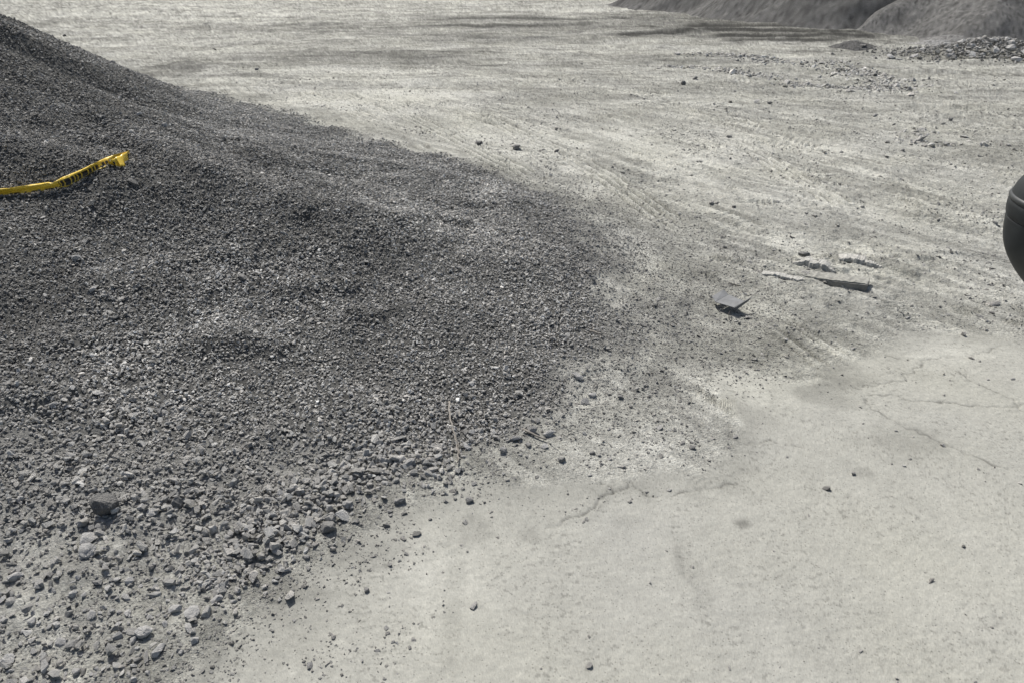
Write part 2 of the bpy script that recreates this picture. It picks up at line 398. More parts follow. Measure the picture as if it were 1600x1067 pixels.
gr_ = np.random.default_rng(5)
def albedo(x, y, d, sl):
    slab = sstep(-.03, .12, sl)
    g = np.full(x.shape, .385)
    ca, sa = math.cos(math.radians(-52)), math.sin(math.radians(-52))
    u1 = x * ca + y * sa; v1 = -x * sa + y * ca
    dist = np.hypot(x, y); farw = sstep(13, 24, dist)
    n1 = fbm(x * .5, y * .7, 4, 110); n2 = fbm(u1 * .5, v1 * 2.6, 4, 111); n3 = fbm(x * 5, y * 5, 4, 112)
    nf = fbm(x * .12, y * 1.0, 4, 113); nf2 = fbm(x * .5, y * 4.5, 4, 114, .7)
    g *= 1 + .14 * n1 + .17 * n2 * (1 - farw) + .10 * n3 + .13 * sstep(-.1, .5, fbm(u1 * 1.2, v1 * 9, 3, 131)) - .05 + farw * (.24 * nf + .30 * nf2)
    g *= 1 - .15 * farw * (.6 + sstep(-.2, .4, fbm(x * .14, y * .5, 4, 135)))
    light = sstep(.0, .35, fbm(u1 * .7, v1 * 2.2, 5, 115, .6)) * (1 - slab)
    g *= 1 + .14 * light + .24 * sstep(.12, .26, gnoise(u1 * .9, v1 * 5.5, 133) + .25 * fbm(x * 5, y * 5, 2, 134)) * (1 - slab) * (1 - .5 * farw)
    fine = .36 * (1 + .05 * fbm(x * .8, y * .8, 3, 116) + .055 * fbm(x * 6, y * 6, 5, 117, .65))
    g = g * (1 - slab) + fine * slab
    # dirt film that thins out over the slab
    film = sstep(.55, 0, sl + .25 * fbm(x * 1.8, y * 1.8, 3, 118)) * slab
    g *= 1 - .16 * film
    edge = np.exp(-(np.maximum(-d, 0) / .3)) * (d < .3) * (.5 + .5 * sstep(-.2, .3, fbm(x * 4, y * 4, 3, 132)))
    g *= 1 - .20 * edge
    for px, py, rx, ry, s in DARK: g *= 1 - .42 * s * ell(x, y, px, py, rx, ry)
    for px, py, rx, ry, s in LIGHT: g *= 1 + .34 * s * ell(x, y, px, py, rx, ry)
    for pts, h, bw in STEPS:  # dark gravel strips along far steps, also painting in their softened faces' shade
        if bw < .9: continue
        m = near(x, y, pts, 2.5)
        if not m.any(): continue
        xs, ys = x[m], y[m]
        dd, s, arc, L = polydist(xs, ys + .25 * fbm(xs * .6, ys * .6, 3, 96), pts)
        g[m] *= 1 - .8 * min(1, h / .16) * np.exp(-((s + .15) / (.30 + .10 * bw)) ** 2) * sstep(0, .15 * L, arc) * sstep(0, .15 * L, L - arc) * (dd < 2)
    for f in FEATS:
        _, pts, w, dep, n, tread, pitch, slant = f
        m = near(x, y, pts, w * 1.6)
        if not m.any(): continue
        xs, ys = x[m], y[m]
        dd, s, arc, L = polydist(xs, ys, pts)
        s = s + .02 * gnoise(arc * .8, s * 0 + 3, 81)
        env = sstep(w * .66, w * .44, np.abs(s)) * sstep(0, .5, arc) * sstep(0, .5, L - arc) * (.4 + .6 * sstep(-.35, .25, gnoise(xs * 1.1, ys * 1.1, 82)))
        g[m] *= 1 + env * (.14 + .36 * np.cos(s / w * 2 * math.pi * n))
    # pits in the slab
    pit = sstep(.42, .62, fbm(x * 19, y * 30, 3, 120, .65)) * sstep(-.35, .35, fbm(x * 2, y * 2, 2, 121))
    g *= 1 - .26 * pit * slab
    for c in CRACKS:
        m = near(x, y, c, .4)
        if not m.any(): continue
        xs, ys = x[m], y[m]
        dd = polydist(xs + .035 * fbm(xs * 9, ys * 9, 2, 91), ys + .035 * fbm(xs * 9, ys * 9 + 4, 2, 92), c)[0]
        g[m] *= 1 - (.45 * np.exp(-(dd / .009) ** 2) + .04 * np.exp(-(dd / .05) ** 2)) * (.4 + .6 * sstep(-.3, .3, gnoise(xs * 5, ys * 5, 95)))
    for c in JOINTS:
        m = near(x, y, c, .4)
        if not m.any(): continue
        xs, ys = x[m], y[m]
        dd = polydist(xs + .03 * fbm(xs * 5, ys * 5, 2, 93), ys, c)[0]
        g[m] *= 1 - .13 * np.exp(-(dd / .03) ** 2) * sstep(-.3, .3, gnoise(xs * 2, ys * 2, 94))
    # under the gravel
    pg = (.12 + .18 * sstep(5.2, 3.4, y) * sstep(-.6, -1.6, x)) * (1 + .2 * fbm(x * 3, y * 3, 3, 119))
    pm = pile_cover(x, y, d)
    g = g * (1 - pm) + pg * pm
    g = g * (1 + (.11 - .05 * slab + .06 * farw) * gr_.normal(0, 1, g.shape) * sstep(2, 4, dist) ** 0)
    g = np.clip(g, .05, .62)
    warm = np.clip(.5 + .5 * fbm(x * .6, y * .6, 3, 130), 0, 1)
    c = np.stack([g * (1.0 + .004 * warm), g * (1.0 + .002 * warm), g * (.915 - .03 * warm * (1 - pm) + .03 * pm)], -1)
    return c

def pile_cover(x, y, d):
    """how fully gravel hides the dirt, 0..1: thin on the front toe, full on the slope"""
    n = .55 * fbm(x * .9, y * .9, 3, 140) + .25 * fbm(x * 4, y * 4, 2, 141)
    front = sstep(5.2, 3.2, y) * sstep(-.9, -1.6, x)              # dusty toe towards the camera's left
    back = sstep(12.5, 15.5, y)
    right = sstep(-.2, 1.4, x) * sstep(12, 9, y)
    w = .5 + 1.5 * front + 1.2 * back + 1.6 * right
    return sstep(-.05, 1.0, (d - .12) / w + .6 * n)

# ------------------------------------------------------------------ materials
def new_mat(name, rough=.9, spec=.25):
    m = bpy.data.materials.new(name); m.use_nodes = True
    nt = m.node_tree; b = nt.nodes['Principled BSDF']
    b.inputs['Roughness'].default_value = rough
    b.inputs['Specular IOR Level'].default_value = spec
    return m, nt, b

def N(nt, t, **kw):
    n = nt.nodes.new(t)
    for k, v in kw.items(): setattr(n, k, v)
    return n

def mulcol(nt, a, b):
    m = N(nt, 'ShaderNodeMix', data_type='RGBA', blend_type='MULTIPLY'); m.inputs[0].default_value = 1
    nt.links.new(a, m.inputs[6]); nt.links.new(b, m.inputs[7]); return m.outputs[2]

def noise_val(nt, coord, scale, lo, hi, detail=3, rough=.6, vmin=.3, vmax=.7):
    n = N(nt, 'ShaderNodeTexNoise'); n.inputs['Scale'].default_value = scale; n.inputs['Detail'].default_value = detail
    n.inputs['Roughness'].default_value = rough
    nt.links.new(coord, n.inputs['Vector'])
    r = N(nt, 'ShaderNodeMapRange'); r.inputs[1].default_value = vmin; r.inputs[2].default_value = vmax
    r.inputs[3].default_value = lo; r.inputs[4].default_value = hi
    nt.links.new(n.outputs['Fac'], r.inputs[0]); return r.outputs[0], n.outputs['Fac']

def ground_material(name, bump):
    m, nt, b = new_mat(name, .95, .15)
    geo = N(nt, 'ShaderNodeNewGeometry'); at = N(nt, 'ShaderNodeAttribute', attribute_name='tint')
    ra = N(nt, 'ShaderNodeAttribute', attribute_name='loose')
    v1, f1 = noise_val(nt, geo.outputs['Position'], 60, .72, 1.28, 5, .7)
    v2, f2 = noise_val(nt, geo.outputs['Position'], 17, .84, 1.16, 5, .7)
    c = mulcol(nt, at.outputs['Color'], v1); c = mulcol(nt, c, v2)
    mf = N(nt, 'ShaderNodeMapRange'); nt.links.new(ra.outputs['Fac'], mf.inputs[0]); mf.inputs[3].default_value = .15; mf.inputs[4].default_value = 1
    mxc = N(nt, 'ShaderNodeMix', data_type='RGBA'); nt.links.new(mf.outputs[0], mxc.inputs[0]); nt.links.new(at.outputs['Color'], mxc.inputs[6]); nt.links.new(c, mxc.inputs[7]); c = mxc.outputs[2]
    vo = N(nt, 'ShaderNodeTexVoronoi'); vo.inputs['Scale'].default_value = 34
    nt.links.new(geo.outputs['Position'], vo.inputs['Vector'])
    sp = N(nt, 'ShaderNodeMapRange'); sp.inputs[1].default_value = .10; sp.inputs[2].default_value = .22; sp.inputs[3].default_value = .66; sp.inputs[4].default_value = 1
    nt.links.new(vo.outputs['Distance'], sp.inputs[0])
    c = mulcol(nt, c, sp.outputs[0])
    nt.links.new(c, b.inputs['Base Color'])
    hsum = N(nt, 'ShaderNodeMath', operation='MULTIPLY_ADD'); nt.links.new(f2, hsum.inputs[0]); hsum.inputs[1].default_value = 1.6
    nt.links.new(f1, hsum.inputs[2])
    st = N(nt, 'ShaderNodeMath', operation='MULTIPLY_ADD'); nt.links.new(ra.outputs['Fac'], st.inputs[0]); st.inputs[1].default_value = .8; st.inputs[2].default_value = .06
    bp = N(nt, 'ShaderNodeBump'); bp.inputs['Distance'].default_value = bump
    nt.links.new(st.outputs[0], bp.inputs['Strength']); nt.links.new(hsum.outputs[0], bp.inputs['Height'])
    nt.links.new(bp.outputs[0], b.inputs['Normal'])
    return m

MAT_GROUND = ground_material('dusty_dirt', .03)
MAT_PILE = ground_material('gravel_fines', .03)

def stone_material(name, attr):
    """crushed stone; tone comes from the stone itself (instance attribute or object colour)"""
    m, nt, b = new_mat(name, .82, .3)
    tc = N(nt, 'ShaderNodeTexCoord'); oi = N(nt, 'ShaderNodeObjectInfo')
    if attr:
        a = N(nt, 'ShaderNodeAttribute', attribute_name='tone', attribute_type='INSTANCER'); col = a.outputs['Color']
    else: col = oi.outputs['Color']
    cmb = N(nt, 'ShaderNodeVectorMath', operation='ADD'); nt.links.new(tc.outputs['Object'], cmb.inputs[0])
    nt.links.new(oi.outputs['Random'], cmb.inputs[1])
    v, f = noise_val(nt, cmb.outputs[0], 2.2, .78, 1.22)
    v2, f2 = noise_val(nt, cmb.outputs[0], 9, .88, 1.12)
    c = mulcol(nt, col, v); c = mulcol(nt, c, v2)
    # settled dust on upward faces, strengthened to paint in lit tops
    geo = N(nt, 'ShaderNodeNewGeometry'); sx = N(nt, 'ShaderNodeSeparateXYZ'); nt.links.new(geo.outputs['Normal'], sx.inputs[0])
    r = N(nt, 'ShaderNodeMapRange'); r.inputs[1].default_value = .35; r.inputs[2].default_value = 1; r.inputs[3].default_value = 0; r.inputs[4].default_value = .38
    nt.links.new(sx.outputs[2], r.inputs[0])
    mx = N(nt, 'ShaderNodeMix', data_type='RGBA'); nt.links.new(r.outputs[0], mx.inputs[0]); nt.links.new(c, mx.inputs[6]); mx.inputs[7].default_value = (.40, .395, .37, 1)
    nt.links.new(mx.outputs[2], b.inputs['Base Color'])
    bp = N(nt, 'ShaderNodeBump'); bp.inputs['Distance'].default_value = .12; bp.inputs['Strength'].default_value = .6
    nt.links.new(f2, bp.inputs['Height']); nt.links.new(bp.outputs[0], b.inputs['Normal'])
    return m
MAT_GRAVEL = stone_material('crushed_stone', True)
MAT_ROCK = stone_material('broken_rock', False)

# ------------------------------------------------------------------ helpers for objects
def link(o, parent=None):
    COL.objects.link(o)
    if parent: o.parent = parent
    return o

def mesh_obj(name, verts, faces, mat, parent=None, smooth=False):
    me = bpy.data.meshes.new(name); me.from_pydata([tuple(map(float, v)) for v in verts], [], faces)
    me.validate(); me.update()
    if mat: me.materials.append(mat)
    if smooth: me.polygons.foreach_set('use_smooth', [True] * len(me.polygons))
    return link(bpy.data.objects.new(name, me), parent)

def tag(o, label=None, cat=None, group=None, kind=None):
    if label: o['label'] = label
    if cat: o['category'] = cat
    if group: o['group'] = group
    if kind: o['kind'] = kind
    return o

def grid_mesh(name, V, F, tint, loose, mat):
    me = bpy.data.meshes.new(name)
    me.vertices.add(len(V)); me.vertices.foreach_set('co', V.astype(np.float32).ravel())
    me.loops.add(F.size); me.loops.foreach_set('vertex_index', F.astype(np.int32).ravel())
    me.polygons.add(len(F)); me.polygons.foreach_set('loop_start', np.arange(0, F.size, 4, dtype=np.int32))
    me.update(calc_edges=True)
    me.polygons.foreach_set('use_smooth', np.ones(len(F), bool))
    a = me.attributes.new('tint', 'FLOAT_COLOR', 'POINT')
    a.data.foreach_set('color', np.concatenate([tint, np.ones((len(tint), 1))], 1).astype(np.float32).ravel())
    b = me.attributes.new('loose', 'FLOAT', 'POINT'); b.data.foreach_set('value', loose.astype(np.float32))
    me.materials.append(mat)
    return link(bpy.data.objects.new(name, me))

tick('----------- ground sheet')
# ------------------------------------------------------------------ ground sheet: one polar sheet, finest where it is seen closest
th_f = np.linspace(math.radians(-47), math.radians(47), 1250)
th_s = np.linspace(math.radians(47), math.radians(313), 60)[1:-1]
th = np.concatenate([th_f, th_s])
el = np.radians(np.concatenate([np.linspace(66, 31, 330), np.linspace(31, 8, 500)[1:], np.linspace(8, 3.1, 100)[1:]]))
rr = np.concatenate([[0.02, .5, 1.0], CAM_H / np.tan(el), np.geomspace(64, 2500, 34)])
R_, T_ = np.meshgrid(rr, th, indexing='ij')
X = (R_ * np.sin(T_)).ravel(); Y = (R_ * np.cos(T_)).ravel()
Zg, Dg, Sg = height(X, Y)
far = np.hypot(X, Y)
Zg = np.where(far > 120, 0.0, Zg)
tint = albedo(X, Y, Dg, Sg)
slabm = sstep(-.03, .12, Sg)
loose = 1 - .8 * slabm
nr, ntht = R_.shape
idx = np.arange(nr * ntht).reshape(nr, ntht)
nxt = np.roll(idx, -1, axis=1)
F = np.stack([idx[:-1], nxt[:-1], nxt[1:], idx[1:]], -1).reshape(-1, 4)[:, ::-1]
V = np.stack([X, Y, Zg], -1)
fm = (Dg[F] > .25).all(axis=1)
def sub(Fs):
    u, inv = np.unique(Fs, return_inverse=True)
    return u, inv.reshape(Fs.shape)
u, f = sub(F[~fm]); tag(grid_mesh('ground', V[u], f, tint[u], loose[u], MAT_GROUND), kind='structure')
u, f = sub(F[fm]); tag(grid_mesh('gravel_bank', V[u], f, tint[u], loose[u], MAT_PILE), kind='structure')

tick('--------- far stockpiles')
# ------------------------------------------------------------------ far stockpiles, top right
def mound(name, cx, cy, rad, h, sx, rot, seed, base, n=260, k=1.0):
    q = np.linspace(-1.25, 1.25, n); A, B = np.meshgrid(q, q, indexing='ij')
    xx = (A * rad * sx).ravel(); yy = (B * rad).ravel()
    c, s = math.cos(rot), math.sin(rot)
    wx = cx + xx * c - yy * s; wy = cy + xx * s + yy * c
    r = np.hypot(A, B).ravel(); an = np.arctan2(B, A).ravel()
    wig = .17 * gnoise(np.cos(an) * 2.1 + seed, np.sin(an) * 2.1, seed) + .05 * gnoise(np.cos(an) * 5 + seed, np.sin(an) * 5, seed + 1)
    t = 1 - (r * (1 + wig))
    z = h * (np.where(t > 0, t * (1 + .25 * (1 - t)) * sstep(-.12, .16, t), t * .8) - .18 * np.clip(t - .75, 0, 1))
    gul = gnoise(np.cos(an) * 7 + seed, np.sin(an) * 7 + r * 1.5, seed + 2) * .022 * h
    z = z + gul * sstep(0, .3, t) + min(.02 * h, .12) * fbm(wx * .6, wy * .6, 4, seed + 4) + .035 * fbm(wx * 2.5, wy * 2.5, 4, seed + 5)
    zb, db, sb = macro(wx, wy)[0], None, None
    z = z - .12
    keep = z > -.6
    I = np.arange(n * n).reshape(n, n)
    F = np.stack([I[:-1, :-1], I[1:, :-1], I[1:, 1:], I[:-1, 1:]], -1).reshape(-1, 4)
    F = F[keep[F].all(axis=1)]
    g = base * (1 + .16 * fbm(wx * .5, wy * .5, 4, seed + 6) + .10 * gnoise(np.cos(an) * 12, np.sin(an) * 12 + r * 2, seed + 7) + .14 * sstep(.25, .0, t))
    g = g * (1 + .22 * gr_.normal(0, 1, g.shape))
    g = np.clip(g, .04, .6)
    tn = np.stack([g, g * .995, g * .96], -1)
    u, f = sub(F)
    V = np.stack([wx, wy, z], -1)
    o = grid_mesh(name, V[u], f, tn[u], np.ones(len(u)), MAT_PILE)
    tag(o, kind='structure'); return o
mound('stockpile', 26.4, 50.6, 18.9, 10.2, 1.0, .2, 3, .11)
mound('stockpile', 25.6, 37.6, 10.2, 5.6, 1.0, .5, 8, .14)
mound('stockpile', 22.8, 30.6, 4.2, .75, 1.4, -.1, 15, .2, n=120)
mound('dirt_heap', *G(1520, 68), 2.3, .55, 1.2, .4, 21, .22, n=90)
mound('dirt_heap', *G(1462, 72), 1.3, .35, 1.1, .1, 25, .30, n=70)
mound('dirt_heap', *G(1335, 77), 1.1, .42, 1.2, .3, 28, .12, n=70)

# ------------------------------------------------------------------ stone shapes
def hull_mesh(name, npts, seed, flat=(1, .8, .62), boxy=.5, mat=None):
    r = random.Random(seed); bm = bmesh.new()
    for i in range(npts):
        v = Vector([r.gauss(0, 1) for _ in range(3)]).normalized()
        m = max(abs(v.x), abs(v.y), abs(v.z))
        v = v * (1 - boxy) + (v / m) * boxy * .8
        v *= r.uniform(.82, 1.05)
        bm.verts.new((v.x * flat[0], v.y * flat[1], v.z * flat[2]))
    res = bmesh.ops.convex_hull(bm, input=bm.verts)
    bmesh.ops.delete(bm, geom=[g for g in set(res['geom_interior'] + res['geom_unused']) if isinstance(g, bmesh.types.BMVert)], context='VERTS')
    me = bpy.data.meshes.new(name); bm.to_mesh(me); bm.free()
    if mat: me.materials.append(mat)
    return me

shapes = bpy.data.collections.new('stone_shapes')     # not linked to the scene: only a palette of shapes
for i in range(16):
    fl = [(1, .8, .62), (1, .7, .5), (1, .9, .75), (1.2, .65, .45)][i % 4]
    me = hull_mesh('gravel_stone', 10 + i % 4, 100 + i, fl, .5, MAT_GRAVEL)
    shapes.objects.link(bpy.data.objects.new('gravel_stone', me))

def scatter(name, P, S, tone, label, cat, flat=1.0):
    """P: n x 3 centres, S: n radii, tone: n albedo -> one object of real stones"""
    n = len(P)
    me = bpy.data.meshes.new(name)
    me.vertices.add(n); me.vertices.foreach_set('co', P.astype(np.float32).ravel())
    rot = np.stack([rng.normal(0, .38, n), rng.normal(0, .38, n), rng.uniform(0, 6.28, n)], -1)
    sc = S[:, None] * rng.uniform(.8, 1.2, (n, 3)); sc[:, 2] *= flat
    hue = rng.normal(0, .012, n)
    tc = np.stack([tone * (1.02 + hue), tone, tone * (.94 - hue)], -1)
    for nm, dt, arr, key in (('rot', 'FLOAT_VECTOR', rot, 'vector'), ('scl', 'FLOAT_VECTOR', sc, 'vector'), ('tone', 'FLOAT_VECTOR', tc, 'vector')):
        a = me.attributes.new(nm, dt, 'POINT'); a.data.foreach_set(key, arr.astype(np.float32).ravel())
    a = me.attributes.new('pick', 'INT', 'POINT'); a.data.foreach_set('value', rng.integers(0, 16, n).astype(np.int32))
    o = link(bpy.data.objects.new(name, me))
    ng = bpy.data.node_groups.new(name, 'GeometryNodeTree')
    ng.interface.new_socket('Geometry', in_out='INPUT', socket_type='NodeSocketGeometry')
    ng.interface.new_socket('Geometry', in_out='OUTPUT', socket_type='NodeSocketGeometry')
    gi = ng.nodes.new('NodeGroupInput'); go = ng.nodes.new('NodeGroupOutput')
    iop = ng.nodes.new('GeometryNodeInstanceOnPoints'); ci = ng.nodes.new('GeometryNodeCollectionInfo')
    ci.inputs['Collection'].default_value = shapes; ci.inputs['Separate Children'].default_value = True; ci.inputs['Reset Children'].default_value = True
    def na(nm, t):
        k = ng.nodes.new('GeometryNodeInputNamedAttribute'); k.data_type = t; k.inputs['Name'].default_value = nm; return k.outputs['Attribute']
    e2r = ng.nodes.new('FunctionNodeEulerToRotation')
    L = ng.links.new
    L(gi.outputs[0], iop.inputs['Points']); L(ci.outputs[0], iop.inputs['Instance']); iop.inputs['Pick Instance'].default_value = True
    L(na('pick', 'INT'), iop.inputs['Instance Index']); L(na('rot', 'FLOAT_VECTOR'), e2r.inputs[0]); L(e2r.outputs[0], iop.inputs['Rotation'])
    L(na('scl', 'FLOAT_VECTOR'), iop.inputs['Scale']); L(iop.outputs[0], go.inputs[0])
    md = o.modifiers.new('stones', 'NODES'); md.node_group = ng
    return tag(o, label, cat, kind='stuff')

def in_view(x, y, z, m=.30):
    px, py, f = proj(x, y, z)
    return (px > -1600 * m) & (px < 1600 * (1 + m)) & (py > -200) & (py < 1067 * (1 + m)) & (f > .5)

def sample(n, x0, x1, y0, y1):
    return rng.uniform(x0, x1, n), rng.uniform(y0, y1, n)

tick('# --- the bank itself')
# --- the bank itself: full cover of crushed stone
def tone_field(x, y, n):
    dd = PILE_D(x, y)
    dusty = 1 - sstep(2.0, 5.6, dd + .9 * fbm(x * .45, y * .45, 3, 203) - .9 * sstep(-2.0, -3.2, x) * sstep(5.5, 4.0, y))
    t = .345 * (1 + .26 * fbm(x * .5, y * .5, 3, 201) + .24 * fbm(x * 1.7, y * 1.7, 3, 202)) * (1 + .68 * dusty)
    return t * np.exp(rng.normal(0, .38, n))

xs, ys = sample(930000, -13, 3, 1.2, 22)
z0, d0 = macro(xs, ys)
k = (d0 > -.3) & in_view(xs, ys, z0, .22)
xs, ys, d0 = xs[k], ys[k], d0[k]
cov = pile_cover(xs, ys, d0)
dist = np.hypot(xs, ys)
dens = np.clip(1.3 - .045 * dist, .55, 1)
front = sstep(5.4, 3.6, ys) * sstep(-.6, -1.6, xs)
thin = 1 - .15 * front
k = rng.uniform(0, 1, len(xs)) < cov ** 1.2 * dens * thin
xs, ys, d0, dist, front, cov = xs[k], ys[k], d0[k], dist[k], front[k], cov[k]
zh = height(xs, ys)[0]
n = len(xs)
coarse = sstep(-.2, .5, fbm(xs * .8, ys * .8, 2, 205))
S = .0112 * np.exp(rng.normal(0, .30, n) * (1 + .45 * front)) * (1 + .16 * coarse) * (1 + .12 * front) * (1 + .028 * np.clip(dist - 6, 0, 12))
toe = np.exp(-(np.clip(d0 - .25, 0, 9) / .5)) * sstep(6.2, 4.6, ys)
S *= 1 + .4 * toe * rng.uniform(0, 1, n)
T = tone_field(xs, ys, n)
dusty = np.clip(front * .9 + .55 * toe + .35 * sstep(12, 15, ys) + .6 * sstep(-.4, 1.6, xs) + .5 * (1 - cov), 0, 1)
T = T * (1 - dusty) + dusty * .46 * np.exp(rng.normal(0, .22, n))
P = np.stack([xs, ys, zh + S * rng.uniform(.0, 1.1, n)], -1)
scatter('gravel', P, S, T, 'dark grey crushed gravel heaped over the whole bank on the left', 'gravel')
import time as _t

tick('# --- chips spilled')
# --- chips spilled round the toe and over the yard
def spill(npts, box, fn, r0, sig, tone, name, label, dark=.5):
    xs, ys = sample(npts, *box)
    z0, d0 = macro(xs, ys)
    k = in_view(xs, ys, z0, .12); xs, ys, d0 = xs[k], ys[k], d0[k]
    k = rng.uniform(0, 1, len(xs)) < fn(xs, ys, d0); xs, ys = xs[k], ys[k]
    zh = height(xs, ys)[0]; n = len(xs)
    S = r0 * np.exp(rng.normal(0, sig, n))
    T = tone * np.exp(rng.normal(0, .22, n)); T = np.where(rng.uniform(0, 1, n) < dark * .3, T * .45, T)
    scatter(name, np.stack([xs, ys, zh + S * .1], -1), S, T, label, 'gravel', flat=.75)

spill(380000, (-7, 4.5, 1.5, 13), lambda x, y, d: (np.exp(-np.clip(-d, 0, 9) / np.where((x > .3) & (y > 5.2), .75, .16)) * (d < .9) * .75 + .35 * (d > -.9) * (d < .3) * sstep(0, .5, fbm(x * 2, y * 2, 2, 210))) * (1 - .9 * sstep(-.5, -1, d)), .0066, .5, .33,
      'grit', 'fine grey grit strewn along the toe of the gravel bank', .4)
spill(480000, (-9, 16, 1.5, 30), lambda x, y, d: (d < -.2) * (.22 + .55 * sstep(.0, .5, fbm(x * .7, y * .7, 3, 211))) * sstep(29, 14, y) * np.where(SLAB_D(x, y) > 0, .05, 1), .0085, .55, .43,
      'chippings', 'small loose chippings sprinkled over the pale dirt and slab', .3)
A1 = GP([(1065, 106), (1130, 112), (1200, 122), (1262, 136), (1330, 140), (1400, 143)])
A2 = GP([(1110, 88), (1200, 97), (1300, 108), (1345, 124), (1392, 138)])
A3 = GP([(1490, 225), (1545, 240), (1600, 268)])
A4 = GP([(230, 42), (330, 36)])
def band(x, y, d):
    a = polydist(x, y, A1)[0]; b = polydist(x, y, A2)[0]; c = polydist(x, y, A3)[0]; e = polydist(x, y, A4)[0]
    nz = .6 + .6 * fbm(x * .8, y * .8, 2, 213)
    return np.clip((np.exp(-(a / .45) ** 2) + np.exp(-(b / .7) ** 2) + .7 * np.exp(-(c / .8) ** 2)) * nz, 0, 1) * .9 + .3 * np.exp(-(e / 1.6) ** 2)
spill(150000, (-22, 14, 14, 34), band, .044, .40, .60, 'rubble_spread', 'strips of pale broken rubble lying across the far right dirt', .3)
EDGE = GP([(340, 905), (430, 845), (490, 790), (540, 748), (600, 722), (660, 725)])
xs, ys = sample(30000, -3, .2, 2.6, 5.2)
de = polydist(xs, ys, EDGE)[0]
k = rng.uniform(0, 1, len(xs)) < np.exp(-(de / .22) ** 2) * .42; xs, ys, de = xs[k], ys[k], de[k]
S = .020 * np.exp(rng.normal(0, .38, len(xs)))
zh = height(xs, ys)[0] + .05 * np.exp(-(de / .16) ** 2) * rng.uniform(0, 1, len(xs)) * np.clip(gnoise(xs * 3, ys * 3, 9) + .5, 0, 1)
scatter('coarse_stones', np.stack([xs, ys, zh + S * .3], -1), S, .50 * np.exp(rng.normal(0, .22, len(xs))), 'coarser grey stones heaped along the front edge of the gravel bank', 'gravel')
HEAP = G(1545, 88)
def heapf(x, y, d):
    q = np.hypot((x - HEAP[0]) / 2.1, (y - HEAP[1]) / 1.1)
    return np.exp(-q ** 2 * 1.1)
def heap_z(x, y):
    q = np.hypot((x - HEAP[0]) / 1.9, (y - HEAP[1]) / 1.0)
    return .5 * np.exp(-q ** 2)

tick('------- individual rocks')
# ------------------------------------------------------------------ individual rocks
ROCK_ME = [hull_mesh('rock', 16 + (i % 5), 300 + i, [(1, .8, .65), (1, .7, .5), (1, .85, .8), (1.25, .62, .45), (1.1, .9, .35)][i % 5], .45, MAT_ROCK) for i in range(20)]

def detailed_rock(name, seed, flat=(1, .85, .75), rough=.22):
    bm = bmesh.new(); bmesh.ops.create_icosphere(bm, subdivisions=3, radius=1)
    r = random.Random(seed); cuts = []
    for _ in range(9):
        v = Vector([r.gauss(0, 1) for _ in range(3)]).normalized(); cuts.append((v, r.uniform(.55, .85)))
    for v in bm.verts:
        p = v.co.copy()
        for nrm, dd in cuts:
            q = p.dot(nrm)
            if q > dd: p -= nrm * (q - dd) * .92
        nn = float(fbm(np.array([p.x * 2 + seed]), np.array([p.y * 2 + p.z * 1.7]), 3, seed)[0])
        p *= 1 + rough * nn * .6
        v.co = Vector((p.x * flat[0], p.y * flat[1], p.z * flat[2]))
    me = bpy.data.meshes.new(name); bm.to_mesh(me); bm.free(); me.materials.append(MAT_ROCK); return me

def put_rock(px, py, rpx, tone, me, label, group=None, rz=None, tilt=.3, lift=.35, name='rock', cat='rock', xy=None, stretch=(1, 1, 1)):
    if xy is None:
        p = hit(px, py); x, y = p[0], p[1]
    else: x, y = xy
    z = hz(x, y)
    if xy is None:
        f = proj(x, y, z)[2]; r = rpx * f / FPX
    else: r = rpx
    o = bpy.data.objects.new(name, me); link(o)
    fl = stretch
    o.scale = (r * fl[0], r * fl[1], r * fl[2])
    o.rotation_euler = (random.gauss(0, tilt), random.gauss(0, tilt), random.uniform(0, 6.28) if rz is None else rz)
    o.location = (x, y, z + r * lift * fl[2])
    t = min(tone * 1.6, .62)
    o.color = (t, t * .99, t * .955, 1)
    tag(o, label, cat, group)
    return o

